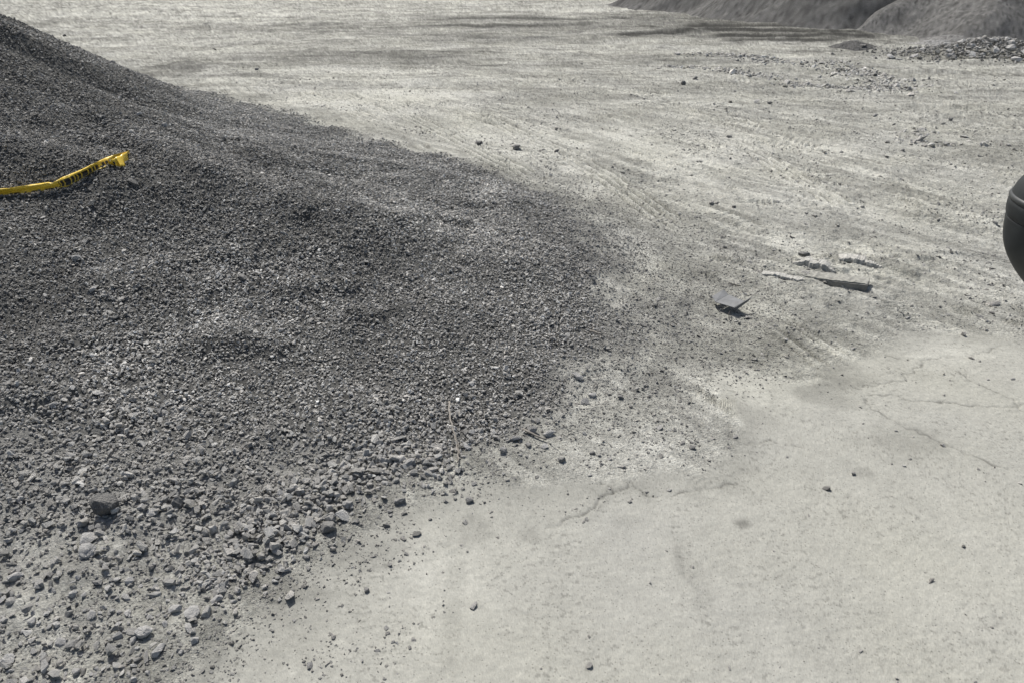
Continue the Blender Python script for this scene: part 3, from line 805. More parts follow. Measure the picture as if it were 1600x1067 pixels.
big = [detailed_rock('rock', 40 + i, [(1, .85, .9), (1, .7, .6), (1.2, .8, .4), (1, 1, .5)][i % 4]) for i in range(6)]
HERO = [  # px, py, radius px, tone, mesh, label, z angle
 (168, 803, 21, .17, big[0], 'largest knobbly dark clod, standing alone on the lower left gravel slope', .3),
 (185, 790, 9, .20, ROCK_ME[2], 'dark stone leaning on the upper right of the largest knobbly clod', None),
 (130, 822, 12, .30, big[1], 'pale grey stone close to the left of the largest knobbly clod', .2),
 (145, 828, 8, .26, ROCK_ME[5], 'small stone wedged between the large clod and the pale stone to its left', None),
 (137, 846, 15, .45, ROCK_ME[4], 'whitish flat crumbling stone just below the largest knobbly clod', .9),
 (138, 868, 15, .36, big[3], 'wide flat light grey stone beneath the whitish crumbling one', .2),
 (276, 790, 12, .15, big[4], 'black looking clod casting a dark shadow, right of the largest clod', 1.2),
 (296, 772, 10, .26, ROCK_ME[3], 'oblong stone tilted just above the black looking clod', .9),
 (222, 798, 7, .42, ROCK_ME[2], 'small pale rounded stone midway between the two dark clods', None),
 (240, 806, 9, .42, ROCK_ME[9], 'pale angular chip beside the small pale rounded stone', None),
 (24, 900, 13, .38, ROCK_ME[1], 'long pale stone at the left edge above the dusty toe', .5),
 (62, 915, 11, .30, ROCK_ME[3], 'upright narrow slab stone near the left edge', 1.8),
 (203, 907, 9, .48, ROCK_ME[2], 'bright squarish stone in the dusty lower left spill', None),
 (115, 930, 8, .48, ROCK_ME[0], 'bright small block stone left of the bright squarish one', None),
 (154, 912, 9, .20, ROCK_ME[6], 'dark tilted stone between two bright block stones', None),
 (225, 993, 15, .40, big[1], 'large pale wedge stone near the bottom of the dusty spill', .35),
 (208, 1000, 9, .36, ROCK_ME[8], 'grey stone touching the left end of the large pale wedge', None),
 (248, 1020, 14, .37, ROCK_ME[13], 'long stone standing on end toward the bottom edge', 1.35),
 (273, 953, 12, .42, ROCK_ME[3], 'long light stone above the large pale wedge', .1),
 (302, 962, 14, .40, big[3], 'broad light grey stone at the right rim of the dusty spill', .6),
 (340, 941, 11, .38, ROCK_ME[1], 'pale stone furthest right in the dusty lower left spill', .3),
 (296, 985, 10, .36, ROCK_ME[8], 'narrow stone leaning below the broad light grey stone', 2.2),
 (113, 1008, 12, .20, ROCK_ME[6], 'dark low stone in the dust near the bottom left', .1),
 (10, 1034, 13, .42, ROCK_ME[4], 'pale split stone on the bottom left edge of the picture', .3),
 (484, 1041, 7, .24, ROCK_ME[0], 'lone grey stone on the pale slab at the bottom', None),
 (573, 923, 6, .19, ROCK_ME[2], 'lone dark pebble on the pale slab below the spill', None),
 (625, 787, 9.5, .19, big[5], 'dark stone on the slab just off the coarse edge, left one of a pair', .2),
 (610, 801, 5.5, .17, ROCK_ME[5], 'small dark stone below the left dark stone on the slab', None),
 (733, 783, 8, .20, ROCK_ME[2], 'dark boxy stone alone on the slab under the thin twig', 0),
 (711, 780, 3.5, .18, ROCK_ME[7], 'tiny dark stone left of the dark boxy stone on the slab', None),
 (757, 785, 3.5, .18, ROCK_ME[11], 'tiny dark stone right of the dark boxy stone on the slab', None),
 (793, 753, 4, .20, ROCK_ME[1], 'small dark flake on the slab edge right of the thin twig', 0),
 (514, 829, 14, .15, big[2 if False else 0], 'dark lump at the lower corner of the coarse rubble edge', 1.9),
 (536, 810, 17, .38, ROCK_ME[4], 'flat pale slab shaped stone above the dark corner lump', .2),
 (516, 812, 11, .27, big[4], 'grey block behind the dark lump at the coarse edge', .4),
 (500, 783, 10, .25, big[5], 'round grey stone in the dark notch of the coarse edge', .4),
 (543, 792, 11, .28, ROCK_ME[2], 'grey boulder beside the flat pale slab shaped stone', .4),
 (640, 727, 12, .28, big[1], 'tilted grey block crowning the coarse edge near the slab', .8),
 (647, 741, 8, .22, ROCK_ME[7], 'dark round stone below the tilted grey crowning block', .4),
 (600, 718, 11, .30, ROCK_ME[8], 'grey block left of the tilted crowning block', .1),
 (565, 714, 9, .42, ROCK_ME[14], 'pale thin flake lying flat on the coarse edge', .5),
 (602, 755, 7, .30, ROCK_ME[5], 'half buried grey cobble at the front of the coarse edge', .5),
 (877, 722, 7.5, .17, ROCK_ME[2], 'dark stone with a pale top lying in fine dirt right of the twig', 0),
 (858, 681, 11, .38, ROCK_ME[1], 'long pale stone at the right end of the gravel toe', .2),
 (832, 677, 11, .24, ROCK_ME[6], 'dark sided stone beside the long pale toe stone', 2.9),
 (806, 688, 10, .30, ROCK_ME[8], 'flat grey stone left of the dark sided toe stone', .1),
 (850, 700, 7, .43, ROCK_ME[4], 'pinkish pale flake in front of the gravel toe', .1),
 (786, 707, 9, .26, ROCK_ME[6], 'dark low stone half sunk in the fine dirt', .1),
 (730, 699, 9, .40, ROCK_ME[13], 'pale slanting stone just right of the thin twig', 2.4),
 (737, 675, 7, .45, ROCK_ME[12], 'smooth pale round stone beside the thin twig', .1),
 (925, 617, 8, .38, ROCK_ME[0], 'pale stone in a little cluster right of the gravel, upper one', .1),
 (914, 628, 8, .27, ROCK_ME[9], 'grey stone at the left of the little right hand cluster', .1),
 (903, 592, 10, .36, ROCK_ME[3], 'oblong pale stone above the little right hand cluster', 2.6),
 (969, 621, 6, .17, ROCK_ME[6], 'dark flat stone on dirt right of the gravel cluster', .1),
 (985, 637, 4, .15, ROCK_ME[2], 'small black stone on the dirt below the dark flat one', .1),
 (1082, 703, 5.5, .17, ROCK_ME[7], 'dark pebble on the dirt patch above the slab', .1),
 (925, 711, 6, .18, ROCK_ME[11], 'low dark stone in the fine dirt right of the gravel toe', .1),
 (1333, 741, 5, .18, ROCK_ME[6], 'dark chip in a pit of the slab at the right', .1),
 (380, 438, 10, .13, ROCK_ME[3], 'dark angular slab stone high on the open gravel slope', 2.4),
 (122, 408, 9, .42, ROCK_ME[1], 'pale wedge stone on the slope below the yellow tape', .5),
 (146, 459, 8, .40, ROCK_ME[8], 'pale flake on the slope two steps below the yellow tape', .4),
 (210, 295, 10, .10, ROCK_ME[3], 'thin black slab stone lying just below the end of the tape', -.25),
 (180, 500, 8, .15, ROCK_ME[13], 'dark upright stone mid slope at the left', .9),
 (155, 618, 10, .35, ROCK_ME[9], 'light triangular stone mid slope at the left', .9),
 (86, 637, 8, .36, ROCK_ME[1], 'long pale stone beside a dark one on the left slope', .3),
 (72, 642, 7, .12, ROCK_ME[2], 'black round stone beside the long pale slope stone', .3),
 (254, 648, 9, .28, ROCK_ME[4], 'broad grey flake on the lower middle slope', .1),
 (33, 783, 8, .40, ROCK_ME[2], 'pale block stone near the left edge above the toe', .1),
 (219, 188, 6, .40, ROCK_ME[0], 'pale stone high on the bank above the tape, left of two', .1),
 (258, 203, 6, .40, ROCK_ME[2], 'pale stone high on the bank above the tape, right of two', .1),
 (440, 522, 6, .45, ROCK_ME[0], 'bright single stone on the middle of the gravel slope', .1),
 (885, 525, 6, .36, ROCK_ME[4], 'light flake on the right flank of the gravel', .1),
 (748, 229, 7, .13, ROCK_ME[2], 'dark clod on the pale dirt, left of three in a row', .1),
 (807, 235, 8, .17, big[3], 'wide dark clod on the pale dirt, middle of three in a row', .1),
 (870, 241, 5, .15, ROCK_ME[1], 'small dark clod on the pale dirt, right of three in a row', .1),
 (1139, 217, 5.5, .22, ROCK_ME[0], 'grey stone with lit top beside the herringbone tyre tracks', .1),
 (1067, 134, 5, .14, ROCK_ME[2], 'dark stone below the rubble strip, lower left one', .1),
 (1086, 127, 5, .16, ROCK_ME[1], 'dark stone below the rubble strip, upper right one', .1),
 (1410, 238, 4, .14, ROCK_ME[7], 'dark pebble on the pale dirt toward the right', .1),
 (1484, 192, 4.5, .17, ROCK_ME[2], 'dark stone at the end of a short rut on the far right', .1),
 (1396, 198, 4, .17, ROCK_ME[6], 'dark stone west of the short far right rut', .1),
 (1367, 184, 5, .30, ROCK_ME[1], 'grey stone behind the far right dirt, top of the scatter', .1),
 (1181, 163, 6, .34, ROCK_ME[4], 'low pale stone in front of the rubble strips', .1),
 (1202, 165, 5, .18, ROCK_ME[6], 'dark stone beside the low pale stone before the rubble strips', .1),
 (1256, 404, 11, .15, ROCK_ME[3], 'dark slab of dried mud tipped up above the buried board', .35),
 (1146, 327, 4, .13, ROCK_ME[2], 'black pebble in the dirt up from the metal channel', .1),
 (1154, 508, 4, .16, ROCK_ME[5], 'small dark stone just in front of the bent metal channel', .1),
 (101, 59, 3.5, .12, ROCK_ME[2], 'dark stone on the flat dirt behind the bank crest', .1),
 (336, 82, 4, .13, ROCK_ME[9], 'dark pointed stone standing on the far pale dirt', .1),
 (402, 112, 4, .2, ROCK_ME[1], 'grey stone on the pale dirt behind the bank', .1),
 (1334, 74, 9, .12, ROCK_ME[6], 'dark low lump on the far right edge of the stockpile foot', .1),
 (1347, 79, 7, .10, ROCK_ME[2], 'black lump before the far stockpile foot', .1),
 (1555, 54, 5, .32, ROCK_ME[1], 'pale boulder at the foot of the rightmost stockpile', .1),
 (1357, 47, 5, .10, ROCK_ME[6], 'black clod at the base of the far stockpile', .1),
]
for i, (px, py, rp, tn, me, lab, rz) in enumerate(HERO):
    put_rock(px, py, rp, tn if i else .095, me, lab, rz=rz, lift=.35 if i else .5, stretch=(1, 1, 1) if i else (1, 1, 1.25))

# countable rocks of like look, in named neighbourhoods
taken = [(h[0], h[1], h[2]) for h in HERO]
def free(px, py, r):
    for a, b, c in taken:
        if (a - px) ** 2 + ((b - py) * 1.2) ** 2 < ((c + r) * .8) ** 2: return False
    return True
LANDMARKS = [(168, 806, 'the largest knobbly clod'), (203, 907, 'the bright squarish stone'), (24, 900, 'the long left edge stone'), (225, 993, 'the large pale wedge'),
             (113, 1008, 'the dark low stone'), (302, 962, 'the broad light stone'), (276, 790, 'the black looking clod'), (514, 829, 'the dark corner lump'), (640, 727, 'the tilted crowning block'),
             (565, 714, 'the pale thin flake'), (716, 690, 'the long twig'), (806, 688, 'the flat toe stone'), (380, 438, 'the dark slab stone'), (146, 459, 'the pale flake'),
             (440, 522, 'the bright single stone'), (155, 618, 'the light triangular stone'), (914, 628, 'the little cluster'), (420, 830, 'the bank foot'), (500, 783, 'the round notch stone'), (340, 941, 'the furthest pale stone')]
def strew(n, region, rlo, rhi, tones, label, group, tilt=.35):
    c = 0; tries = 0
    while c < n and tries < 6000:
        tries += 1
        px, py = region()
        r = rlo + (rhi - rlo) * random.random() ** 2
        if not free(px, py, r): continue
        taken.append((px, py, r))
        tn = random.uniform(*tones)
        sz = ['small', 'middling', 'large'][min(2, int(3 * (r - rlo) / (rhi - rlo)))]
        tw_ = ['dark', 'grey', 'pale'][min(2, int(3 * (tn - tones[0]) / (tones[1] - tones[0])))]
        near_h = min(LANDMARKS, key=lambda q: (q[0] - px) ** 2 + (q[1] - py) ** 2)
        side = ('above ' if py < near_h[1] - 12 else 'below ' if py > near_h[1] + 12 else 'beside ')
        lr = 'left of ' if px < near_h[0] - 12 else 'right of ' if px > near_h[0] + 12 else ''
        lab = '%s %s stone %s, %s%s' % (sz, tw_, label, ('and '.join([side, lr]) if lr and side != 'beside ' else (lr or side)), near_h[2])
        put_rock(px, py, r, tn, random.choice(ROCK_ME), lab, group, tilt=tilt, lift=.25); c += 1
def along(poly, spread):
    def f():
        i = random.randrange(len(poly) - 1); t = random.random()
        a, b = poly[i], poly[i + 1]
        return a[0] + (b[0] - a[0]) * t + random.gauss(0, spread), a[1] + (b[1] - a[1]) * t + random.gauss(0, spread * .7)
    return f
def toe_l():
    while True:
        x = random.uniform(0, 370); y = random.uniform(880, 1066)
        if x < 380 - (y - 930) * .9: return x, y
strew(74, toe_l, 4.5, 10, (.26, .40), 'in the dusty spill', 'stones in the dusty lower left spill')
strew(70, along([(350, 880), (430, 830), (490, 770), (560, 725), (620, 722)], 22), 4.5, 9.5, (.20, .40), 'on the coarse bank edge', 'stones of the coarse bank edge')
strew(26, lambda: (random.uniform(20, 640), random.uniform(330, 800)), 4, 7, (.14, .42), 'on the gravel slope', 'odd stones on the gravel slope')
strew(14, lambda: (random.uniform(640, 960), random.uniform(600, 730)), 4, 7.5, (.22, .44), 'near the slab corner', 'stones near the slab corner')

# far rubble heap: countable blocks piled up
fst = None
for i in range(64):
    for _ in range(30):
        x = HEAP[0] + random.gauss(0, 1.25); y = HEAP[1] + random.gauss(0, .62)
        if all((x - a) ** 2 + (y - b) ** 2 > .035 for a, b in (fst or [])): break
    fst = (fst or []) + [(x, y)]
    br = random.uniform(.08, .20); bt = random.uniform(.22, .46)
    bl = '%s %s block in the far rubble heap, %s %s' % ('small' if br < .12 else 'middling' if br < .16 else 'large', 'darker' if bt < .30 else 'grey' if bt < .38 else 'pale',
         'front' if y < HEAP[1] - .25 else 'back' if y > HEAP[1] + .25 else 'middle', 'left' if x < HEAP[0] - .6 else 'right' if x > HEAP[0] + .6 else 'centre')
    o = put_rock(0, 0, br, bt, random.choice(ROCK_ME), bl, 'blocks of the far right rubble heap', xy=(x, y), lift=.3)
    o.location.z += float(heap_z(x, y)) * .8
xs, ys = HEAP[0] + rng.normal(0, 1.7, 2600), HEAP[1] + rng.normal(0, .85, 2600)
zz = height(xs, ys)[0] + heap_z(xs, ys)
S = .045 * np.exp(rng.normal(0, .4, 2600))
scatter('rubble', np.stack([xs, ys, zz], -1), S, .34 * np.exp(rng.normal(0, .2, 2600)), 'small pale rubble filling the heap at the far right', 'rubble')

tick('--------- yellow barrier')
# ------------------------------------------------------------------ yellow barrier tape on the bank
def tape_material():
    m, nt, b = new_mat('barrier_tape', .38, .5)
    uv = N(nt, 'ShaderNodeUVMap'); sx = N(nt, 'ShaderNodeSeparateXYZ'); nt.links.new(uv.outputs[0], sx.inputs[0])
    a = N(nt, 'ShaderNodeAttribute', attribute_name='print_mask')
    mx = N(nt, 'ShaderNodeMix', data_type='RGBA')
    nt.links.new(a.outputs['Fac'], mx.inputs[0]); mx.inputs[6].default_value = (.86, .60, .055, 1); mx.inputs[7].default_value = (.018, .018, .016, 1)
    nt.links.new(mx.outputs[2], b.inputs['Base Color'])
    b.inputs['Transmission Weight'].default_value = 0
    return m
MAT_TAPE = tape_material()
def interp(pts, xs_):
    return np.interp(xs_, [p[0] for p in pts], [p[1] for p in pts])
tape = bpy.data.objects.new('barrier_tape', None); link(tape)
tp0 = hit(100, 278); tape.location = tuple(tp0)
tag(tape, 'twisted yellow tape with black print lying on the gravel bank', 'tape')
TOP = [(-150, 303), (-60, 299), (0, 295.5), (15, 294.7), (45, 289.5), (75, 285), (81, 286.5), (97.5, 277.5), (127.5, 265.5), (142.5, 258), (165, 247.5), (180, 242), (202, 236)]
BOT = [(-150, 311), (-60, 307), (0, 303.5), (15, 302), (45, 299), (67, 296), (84, 292.5), (105, 289.5), (120, 281), (135, 273.5), (150, 265), (168, 258.5), (181, 251), (195, 245), (202, 238)]
NS, NW = 240, 9
vs = []; pm = []
sxs = np.linspace(-150, 202, NS)
jit = [random.uniform(0, 1) for _ in range(400)]
for i, sx_ in enumerate(sxs):
    a = hit(sx_, float(interp(TOP, sx_))); c = hit(sx_, float(interp(BOT, sx_)))
    ex = .02 * gnoise(np.array([i * .11]), np.array([.5]), 7)[0]
    a = a + np.array([0, 0, .075 + ex]) - ray(sx_, 280) * 0.0
    # put both edges back on their own sight height by real lift: upper edge stands, lower edge rests on the stones
    la = 0.095 + ex; lb = 0.030
    a = hit(sx_, float(interp(TOP, sx_)), la); c = hit(sx_, float(interp(BOT, sx_)) + 2.2, lb)
    for j in range(NW):
        t = j / (NW - 1)
        p = a * (1 - t) + c * t
        fold = (.018 * math.sin(t * 6.2 + .5 * math.sin(i * .07)) + .006 * math.sin(t * 15 + i * .12)) 
        wr = .006 * float(gnoise(np.array([i * .35]), np.array([t * 5]), 3)[0])
        p = p + np.array([0, -1, .35]) * (fold + wr)
        vs.append(p - tp0)
        b = 0.0
        blk = math.floor(sx_ / 5.3)
        on = jit[blk % 400] > .12 and ((sx_ / 5.3) % 1) < .78
        if 92 < sx_ < 172:
            b = 1.0 if t > .30 and t < .9 and on else 0.0
        elif 15 < sx_ < 92:
            b = 1.0 if (t > .80 and on) else 0.0
        elif sx_ < 0 and -120 < sx_ < -30:
            b = 1.0 if (t > .4 and on) else 0.0
        pm.append(b)
fs = [(i * NW + j, (i + 1) * NW + j, (i + 1) * NW + j + 1, i * NW + j + 1) for i in range(NS - 1) for j in range(NW - 1)]
band_o = mesh_obj('band', vs, fs, MAT_TAPE, tape, True)
at = band_o.data.attributes.new('print_mask', 'FLOAT', 'POINT'); at.data.foreach_set('value', pm)
so_ = band_o.modifiers.new('thick', 'SOLIDIFY'); so_.thickness = .0012
# crumpled folded end
fan_t = [(202, 236), (196, 239), (188, 243), (180, 247), (174, 250), (169, 254)]
fan_b = [(201, 244), (197, 253), (193, 260), (187, 261), (180, 259), (171, 258)]
vs = []; fs = []
NF = 40
for i in range(NF):
    q = i / (NF - 1) * 5
    ax = np.interp(q, range(6), [p[0] for p in fan_t]); ay = np.interp(q, range(6), [p[1] for p in fan_t])
    bx = np.interp(q, range(6), [p[0] for p in fan_b]); by = np.interp(q, range(6), [p[1] for p in fan_b])
    A = hit(ax, ay, .12); B = hit(bx, by, .045)
    for j in range(7):
        t = j / 6
        p = A * (1 - t) + B * t + np.array([0, -1, .5]) * (.022 * math.sin(q * 5.2 + t * 1.5) * (.3 + t))
        vs.append(p - tp0)
fs = [(i * 7 + j, (i + 1) * 7 + j, (i + 1) * 7 + j + 1, i * 7 + j + 1) for i in range(NF - 1) for j in range(6)]
fo = mesh_obj('crumpled_end', vs, fs, MAT_TAPE, tape, True)
at = fo.data.attributes.new('print_mask', 'FLOAT', 'POINT')
at.data.foreach_set('value', [1.0 if (27 < k // 7 < 33 and 3 <= k % 7 <= 5) else 0.0 for k in range(len(vs))])
so_ = fo.modifiers.new('thick', 'SOLIDIFY'); so_.thickness = .0012

tick('------------- bent metal')
# ------------------------------------------------------------------ bent metal channel on the dirt
def simple_mat(name, col, rough=.7, metal=0.0, spec=.4, vary=.15, scale=12, bump=.002):
    m, nt, b = new_mat(name, rough, spec); b.inputs['Metallic'].default_value = metal
    geo = N(nt, 'ShaderNodeNewGeometry')
    v, f = noise_val(nt, geo.outputs['Position'], scale, 1 - vary, 1 + vary, 5)
    rgb = N(nt, 'ShaderNodeRGB'); rgb.outputs[0].default_value = (*col, 1)
    nt.links.new(mulcol(nt, rgb.outputs[0], v), b.inputs['Base Color'])
    if bump:
        bp = N(nt, 'ShaderNodeBump'); bp.inputs['Distance'].default_value = bump; bp.inputs['Strength'].default_value = .6
        nt.links.new(f, bp.inputs['Height']); nt.links.new(bp.outputs[0], b.inputs['Normal'])
    return m
MAT_STEEL = simple_mat('dull_zinc', (.15, .156, .16), .6, .1, .5, .25, 14)
def plate(name, quad, th, mat, parent, org, nsub=1):
    P = [np.array(q) - org for q in quad]
    nrm = np.cross(P[1] - P[0], P[3] - P[0]); nrm = nrm / np.linalg.norm(nrm) * th
    vs = [p + nrm / 2 for p in P] + [p - nrm / 2 for p in P]
    fs = [(0, 1, 2, 3), (7, 6, 5, 4), (0, 4, 5, 1), (1, 5, 6, 2), (2, 6, 7, 3), (3, 7, 4, 0)]
    return mesh_obj(name, vs, fs, mat, parent)
gc = G(1140, 472); gz = max(hz(*G(*q)) for q in ((1140, 472), (1120, 472), (1146, 480), (1160, 470), (1138, 462))) + .012
def gp(px, py, z):
    a = G(px, py, gz + z); return (a[0], a[1], gz + z)
ch = bpy.data.objects.new('metal_channel', None); link(ch); org = np.array([gc[0], gc[1], gz]); ch.location = tuple(org)
tag(ch, 'bent grey sheet metal channel lying on dirt beside the gravel bank', 'metal scrap')
A_ = gp(1118, 472.5, .06); B_ = gp(1146.5, 481, .08); C_ = gp(1163, 471.2, .11); D_ = gp(1138.5, 461, .08)
plate('base_plate', (A_, B_, C_, D_), .006, MAT_STEEL, ch, org)
plate('side_flange', (gp(1117.6, 472.3, .06), gp(1138.2, 460.8, .07), gp(1130.5, 453.0, .085), gp(1112.5, 463.8, .065)), .006, MAT_STEEL, ch, org)
plate('side_flange', (gp(1147.0, 481.2, .08), gp(1175, 464.0, .14), gp(1168.5, 471.5, .10), gp(1151, 484.0, .05)), .006, MAT_STEEL, ch, org)
r_ = put_rock(1128, 468, 5, .2, ROCK_ME[2], 'stone that props the metal channel off the dirt', tilt=.1)
# hooked wire in front of it, and thin sticks
MAT_WIRE = simple_mat('rusty_wire', (.05, .045, .04), .6, .5, .4, .2, 30, 0)
MAT_TWIG = simple_mat('dry_twig', (.27, .25, .22), .85, 0, .2, .25, 30, .001)
MAT_TWIG_D = simple_mat('dark_twig', (.07, .065, .06), .85, 0, .2, .25, 30, .001)
def tube(name, pts, rad, mat, parent=None, nseg=7, taper=1.0):
    pts = [Vector(p) for p in pts]; vs = []; fs = []
    for i, p in enumerate(pts):
        t = (pts[min(i + 1, len(pts) - 1)] - pts[max(i - 1, 0)]).normalized()
        u = t.cross(Vector((0, 0, 1)));
        if u.length < 1e-4: u = Vector((1, 0, 0))
        u.normalize(); w = t.cross(u)
        r = rad * (1 + (taper - 1) * i / (len(pts) - 1))
        for k in range(nseg):
            a = 2 * math.pi * k / nseg; vs.append(p + (u * math.cos(a) + w * math.sin(a)) * r)
    for i in range(len(pts) - 1):
        for k in range(nseg):
            fs.append((i * nseg + k, i * nseg + (k + 1) % nseg, (i + 1) * nseg + (k + 1) % nseg, (i + 1) * nseg + k))
    fs.append(tuple(range(nseg))[::-1]); fs.append(tuple((len(pts) - 1) * nseg + k for k in range(nseg)))
    return mesh_obj(name, vs, fs, mat, parent, True)
def lay(pxs, lift, n=16, seed=0):
    out = []
    cum = np.linspace(0, len(pxs) - 1, n)
    for i, q in enumerate(cum):
        px = np.interp(q, range(len(pxs)), [p[0] for p in pxs]); py = np.interp(q, range(len(pxs)), [p[1] for p in pxs])
        p = hit(px, py); z = hz(p[0], p[1])
        out.append((p[0] + .004 * math.sin(i * 1.7 + seed), p[1], z + lift))
    return out
tag(tube('wire_hook', [gp(1141, 486.5, .035), gp(1139.7, 488, .05), gp(1138.8, 491, .045), gp(1138.8, 496, .02), gp(1139.5, 500, .01)], .004, MAT_WIRE), 'short hooked wire sticking up in front of the metal channel', 'wire')
tag(tube('stick', lay([(1138, 446), (1147, 449), (1157, 451)], .016, 10), .008, MAT_TWIG_D, taper=.6), 'thin dark stick behind the metal channel', 'stick')
tw = tag(tube('twig', lay([(702, 632), (703, 655), (708, 675), (713, 692), (716, 710), (716, 728)], .022, 26), .0085, MAT_TWIG, taper=.6), 'long dry twig bent down the gravel edge onto the dirt', 'twig')
tube('side_shoot', lay([(711, 685), (716, 696), (718, 716)], .03, 10), .004, MAT_TWIG, tw, taper=.5)
tag(tube('stick', lay([(817, 675), (830, 682), (853, 692)], .022, 10), .010, MAT_TWIG, taper=.7), 'pale straight stick in front of the dark sided toe stone', 'stick')
tag(tube('stick', lay([(922, 520), (940, 527)], .03, 6), .012, MAT_TWIG, taper=.8), 'short pale stick on the right flank of the gravel', 'stick')
tag(tube('stick', lay([(1430, 236), (1520, 236.5)][:1] + [(1484, 190), (1520, 192)][1:], .01, 4), .001, MAT_TWIG_D), 'x', 'stick') if False else None

# ------------------------------------------------------------------ half buried board
MAT_BOARD = simple_mat('dusty_board', (.21, .205, .19), .9, 0, .15, .2, 9, .003)
MAT_DUST = simple_mat('settled_dust', (.30, .298, .27), .95, 0, .1, .35, 30, .012)
b0 = G(1278, 446); b1 = G(1352, 461)
v = np.array(b1) - np.array(b0); L_ = np.linalg.norm(v); v /= L_
w_ = np.array([-v[1], v[0]])
board = bpy.data.objects.new('board', None); link(board)
bz = hz(*b1); o_ = np.array([b1[0], b1[1], bz]); board.location = tuple(o_)
tag(board, 'dark board edge half buried in dirt under a crust of dust', 'board')
def prism(name, s0, s1, t0, t1, z0a, z1a, z0b, z1b, mat, n=24, rough=.004):
    """bar from s0..s1 along the board; z limits at start (a) and end (b)"""
    vs = []; fs = []
    for i in range(n):
        q = i / (n - 1); s = s0 + (s1 - s0) * q
        zl = z0a + (z0b - z0a) * q; zh_ = z1a + (z1b - z1a) * q
        for t, z in ((t0, zl), (t0, zh_), ((t0 + t1) / 2, zh_ + .004), (t1, zh_), (t1, zl)):
            p = np.array(b0) + v * s + w_ * (t + random.gauss(0, rough))
            vs.append(np.array([p[0], p[1], bz + z + random.gauss(0, rough)]) - o_)
    for i in range(n - 1):
        for k in range(4): fs.append((i * 5 + k, (i + 1) * 5 + k, (i + 1) * 5 + k + 1, i * 5 + k + 1))
    fs.append((0, 1, 2, 3, 4)); fs.append(tuple((n - 1) * 5 + k for k in range(4, -1, -1)))
    return mesh_obj(name, vs, fs, mat, board)
prism('timber', -.05, L_, 0, .15, -.05, .02, -.03, .075, MAT_BOARD, rough=.0012)
prism('dust_crust', -.30, L_ * .985, .010, .22, -.03, .022, .055, .084, MAT_DUST, n=26, rough=.0035)

MAT_CRUST = simple_mat('crusted_dirt', (.42, .415, .385), .95, 0, .1, .35, 30, .012)
def ridge(p0, p1, hgt, wid, label):
    a = np.array(G(*p0)); c = np.array(G(*p1)); L = np.linalg.norm(c - a); v = (c - a) / L; w = np.array([-v[1], v[0]])
    n = 40; rows = []
    prof_ = [(-.02, -.03), (0, .0), (.006, .62), (.03, .96), (.30, 1.0), (.65, .75), (1.0, -.15)]
    vs = []; z0 = [hz(*(a + v * L * i / (n - 1) - w * .03)) for i in range(n)]; z0 = np.convolve(np.pad(z0, 6, mode='edge'), np.ones(13) / 13, 'valid')
    for i in range(n):
        q = i / (n - 1); e = math.sin(math.pi * min(1, max(0, q * .96 + .02))) ** .35
        hh = hgt * e * (1 + .22 * float(gnoise(np.array([q * 9 + p0[0]]), np.array([.3]), 5)[0]))
        off = .02 * float(gnoise(np.array([q * 6 + p0[1]]), np.array([.7]), 6)[0]) + .005 * random.gauss(0, 1)
        for t, h in prof_:
            p = a + v * L * q + w * (t * wid + off)
            zz = z0[i] * .75 + hz(*p) * .25 if t > .5 else z0[i]
            vs.append((p[0], p[1], zz + h * hh + (random.gauss(0, .003) if h > .5 else 0)))
    m = len(prof_)
    fs = [(i * m + k, (i + 1) * m + k, (i + 1) * m + k + 1, i * m + k + 1) for i in range(n - 1) for k in range(m - 1)]
    return tag(mesh_obj('dirt_ridge', vs, fs, MAT_CRUST), label, 'dirt ridge')
ridge((1238, 420), (1304, 433), .065, .26, 'crusted dirt ridge running up left behind the buried board')
ridge((1308, 413), (1376, 423), .05, .28, 'crusted dirt ridge lying right of the tipped mud slab')
ridge((1188, 434), (1262, 448), .025, .16, 'lowest thin dirt ridge left of the buried board')

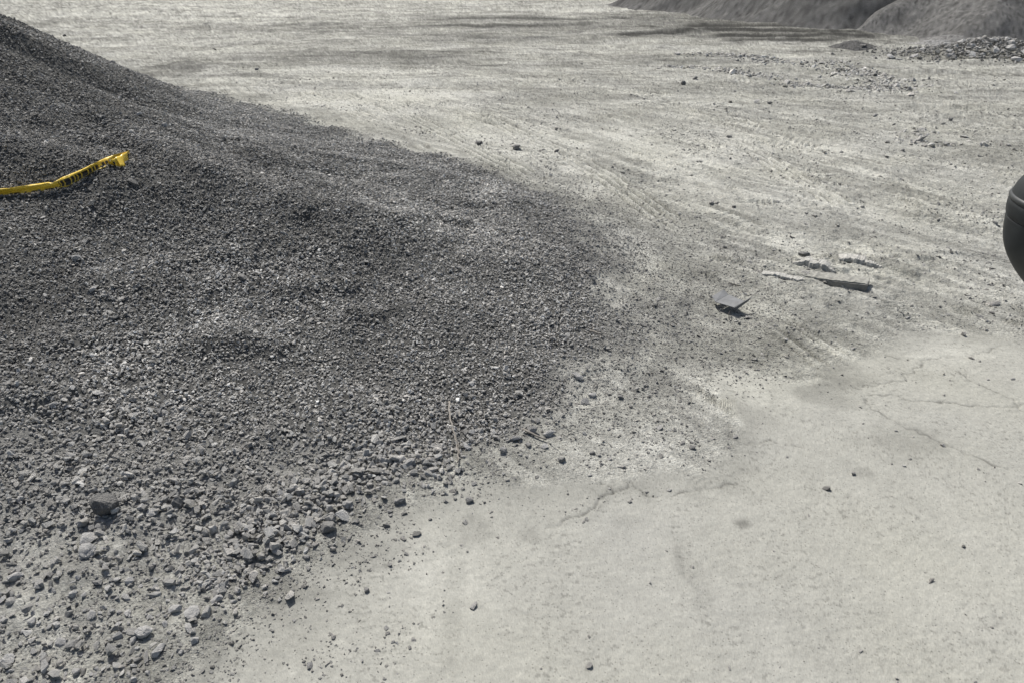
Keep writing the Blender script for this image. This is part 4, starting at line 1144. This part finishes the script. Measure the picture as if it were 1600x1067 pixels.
# ------------------------------------------------------------------ black vehicle mirror at the right edge
MAT_BLACK = simple_mat('black_plastic', (.022, .026, .027), .6, 0, .4, .3, 25, .0)
MAT_BEAD = simple_mat('satin_black_trim', (.045, .05, .05), .5, 0, .5, .05, 6, .0)
TD = 1.42
def mz(py): d = ray(1580, py); return CAM_H + d[2] * TD
mir = bpy.data.objects.new('vehicle_mirror', None); link(mir)
mx0 = (1709 - 800) / FPX * TD; my0 = ray(1580, 350)[1] * TD + .02
mo = Vector((mx0, my0, mz(520))); mir.location = mo
tag(mir, 'black rounded plastic mirror housing with two seams at the right edge', 'mirror')
PR = [(236, 1682), (240, 1660), (248, 1626), (256, 1607), (264, 1597), (275, 1589), (288, 1580), (302, 1574.5), (314, 1572)]
PR_b = [(314, 1572), (316, 1569.6), (319, 1568.8), (322, 1569.2), (324.5, 1571.5)]
PR_c = [(324.5, 1571.5), (330, 1569.6), (338, 1569.8), (346, 1570.6), (352, 1571.8), (355, 1573.5)]
PR_d = [(355, 1575.5), (356.5, 1573), (362, 1573.4), (380, 1575), (400, 1579), (420, 1586), (440, 1597), (460, 1611), (480, 1628), (500, 1650), (510, 1666), (515, 1682)]
def lathe(name, prof, mat):
    prof = chaikin(prof, 2, False); vs = []; fs = []; n = 72
    for py, px in prof:
        r = max((1682 - px), .1) / FPX * TD; z = mz(py) - mo.z
        for k in range(n):
            a = 2 * math.pi * k / n; ca_, sa_ = math.cos(a), math.sin(a)
            e = 1.0
            vs.append((r * ca_ * e, r * sa_ * e * 1.0, z))
    for i in range(len(prof) - 1):
        for k in range(n): fs.append((i * n + k, (i + 1) * n + k, (i + 1) * n + (k + 1) % n, i * n + (k + 1) % n))
    return mesh_obj(name, vs, fs, mat, mir, True)
lathe('top_cap', PR, MAT_BLACK); lathe('trim_bead', PR_b, MAT_BEAD); lathe('middle_band', PR_c, MAT_BLACK); lathe('lower_shell', PR_d, MAT_BLACK)
MAT_GLASS = simple_mat('mirror_glass', (.8, .82, .82), .03, 1.0, .5, 0, 1, 0)
q = [((.035 + .085 * math.cos(a)) , -.150 - .012, .17 + .10 * math.sin(a)) for a in np.linspace(0, 2 * math.pi, 33)[:-1]]
q2 = [(a, b + .03, c) for a, b, c in q]
mesh_obj('mirror_glass', q + q2, [tuple(range(31, -1, -1))] + [(i, (i + 1) % 32, (i + 1) % 32 + 32, i + 32) for i in range(32)], MAT_GLASS, mir)
for zz_ in (.10, .24):
    tube('mirror_arm', [Vector((.12, 0, zz_)), Vector((.30, -.05, zz_)), Vector((.50, -.28, zz_ - .02)), Vector((.56, -.62, zz_ - .02))], .016, MAT_BLACK, mir, 12)
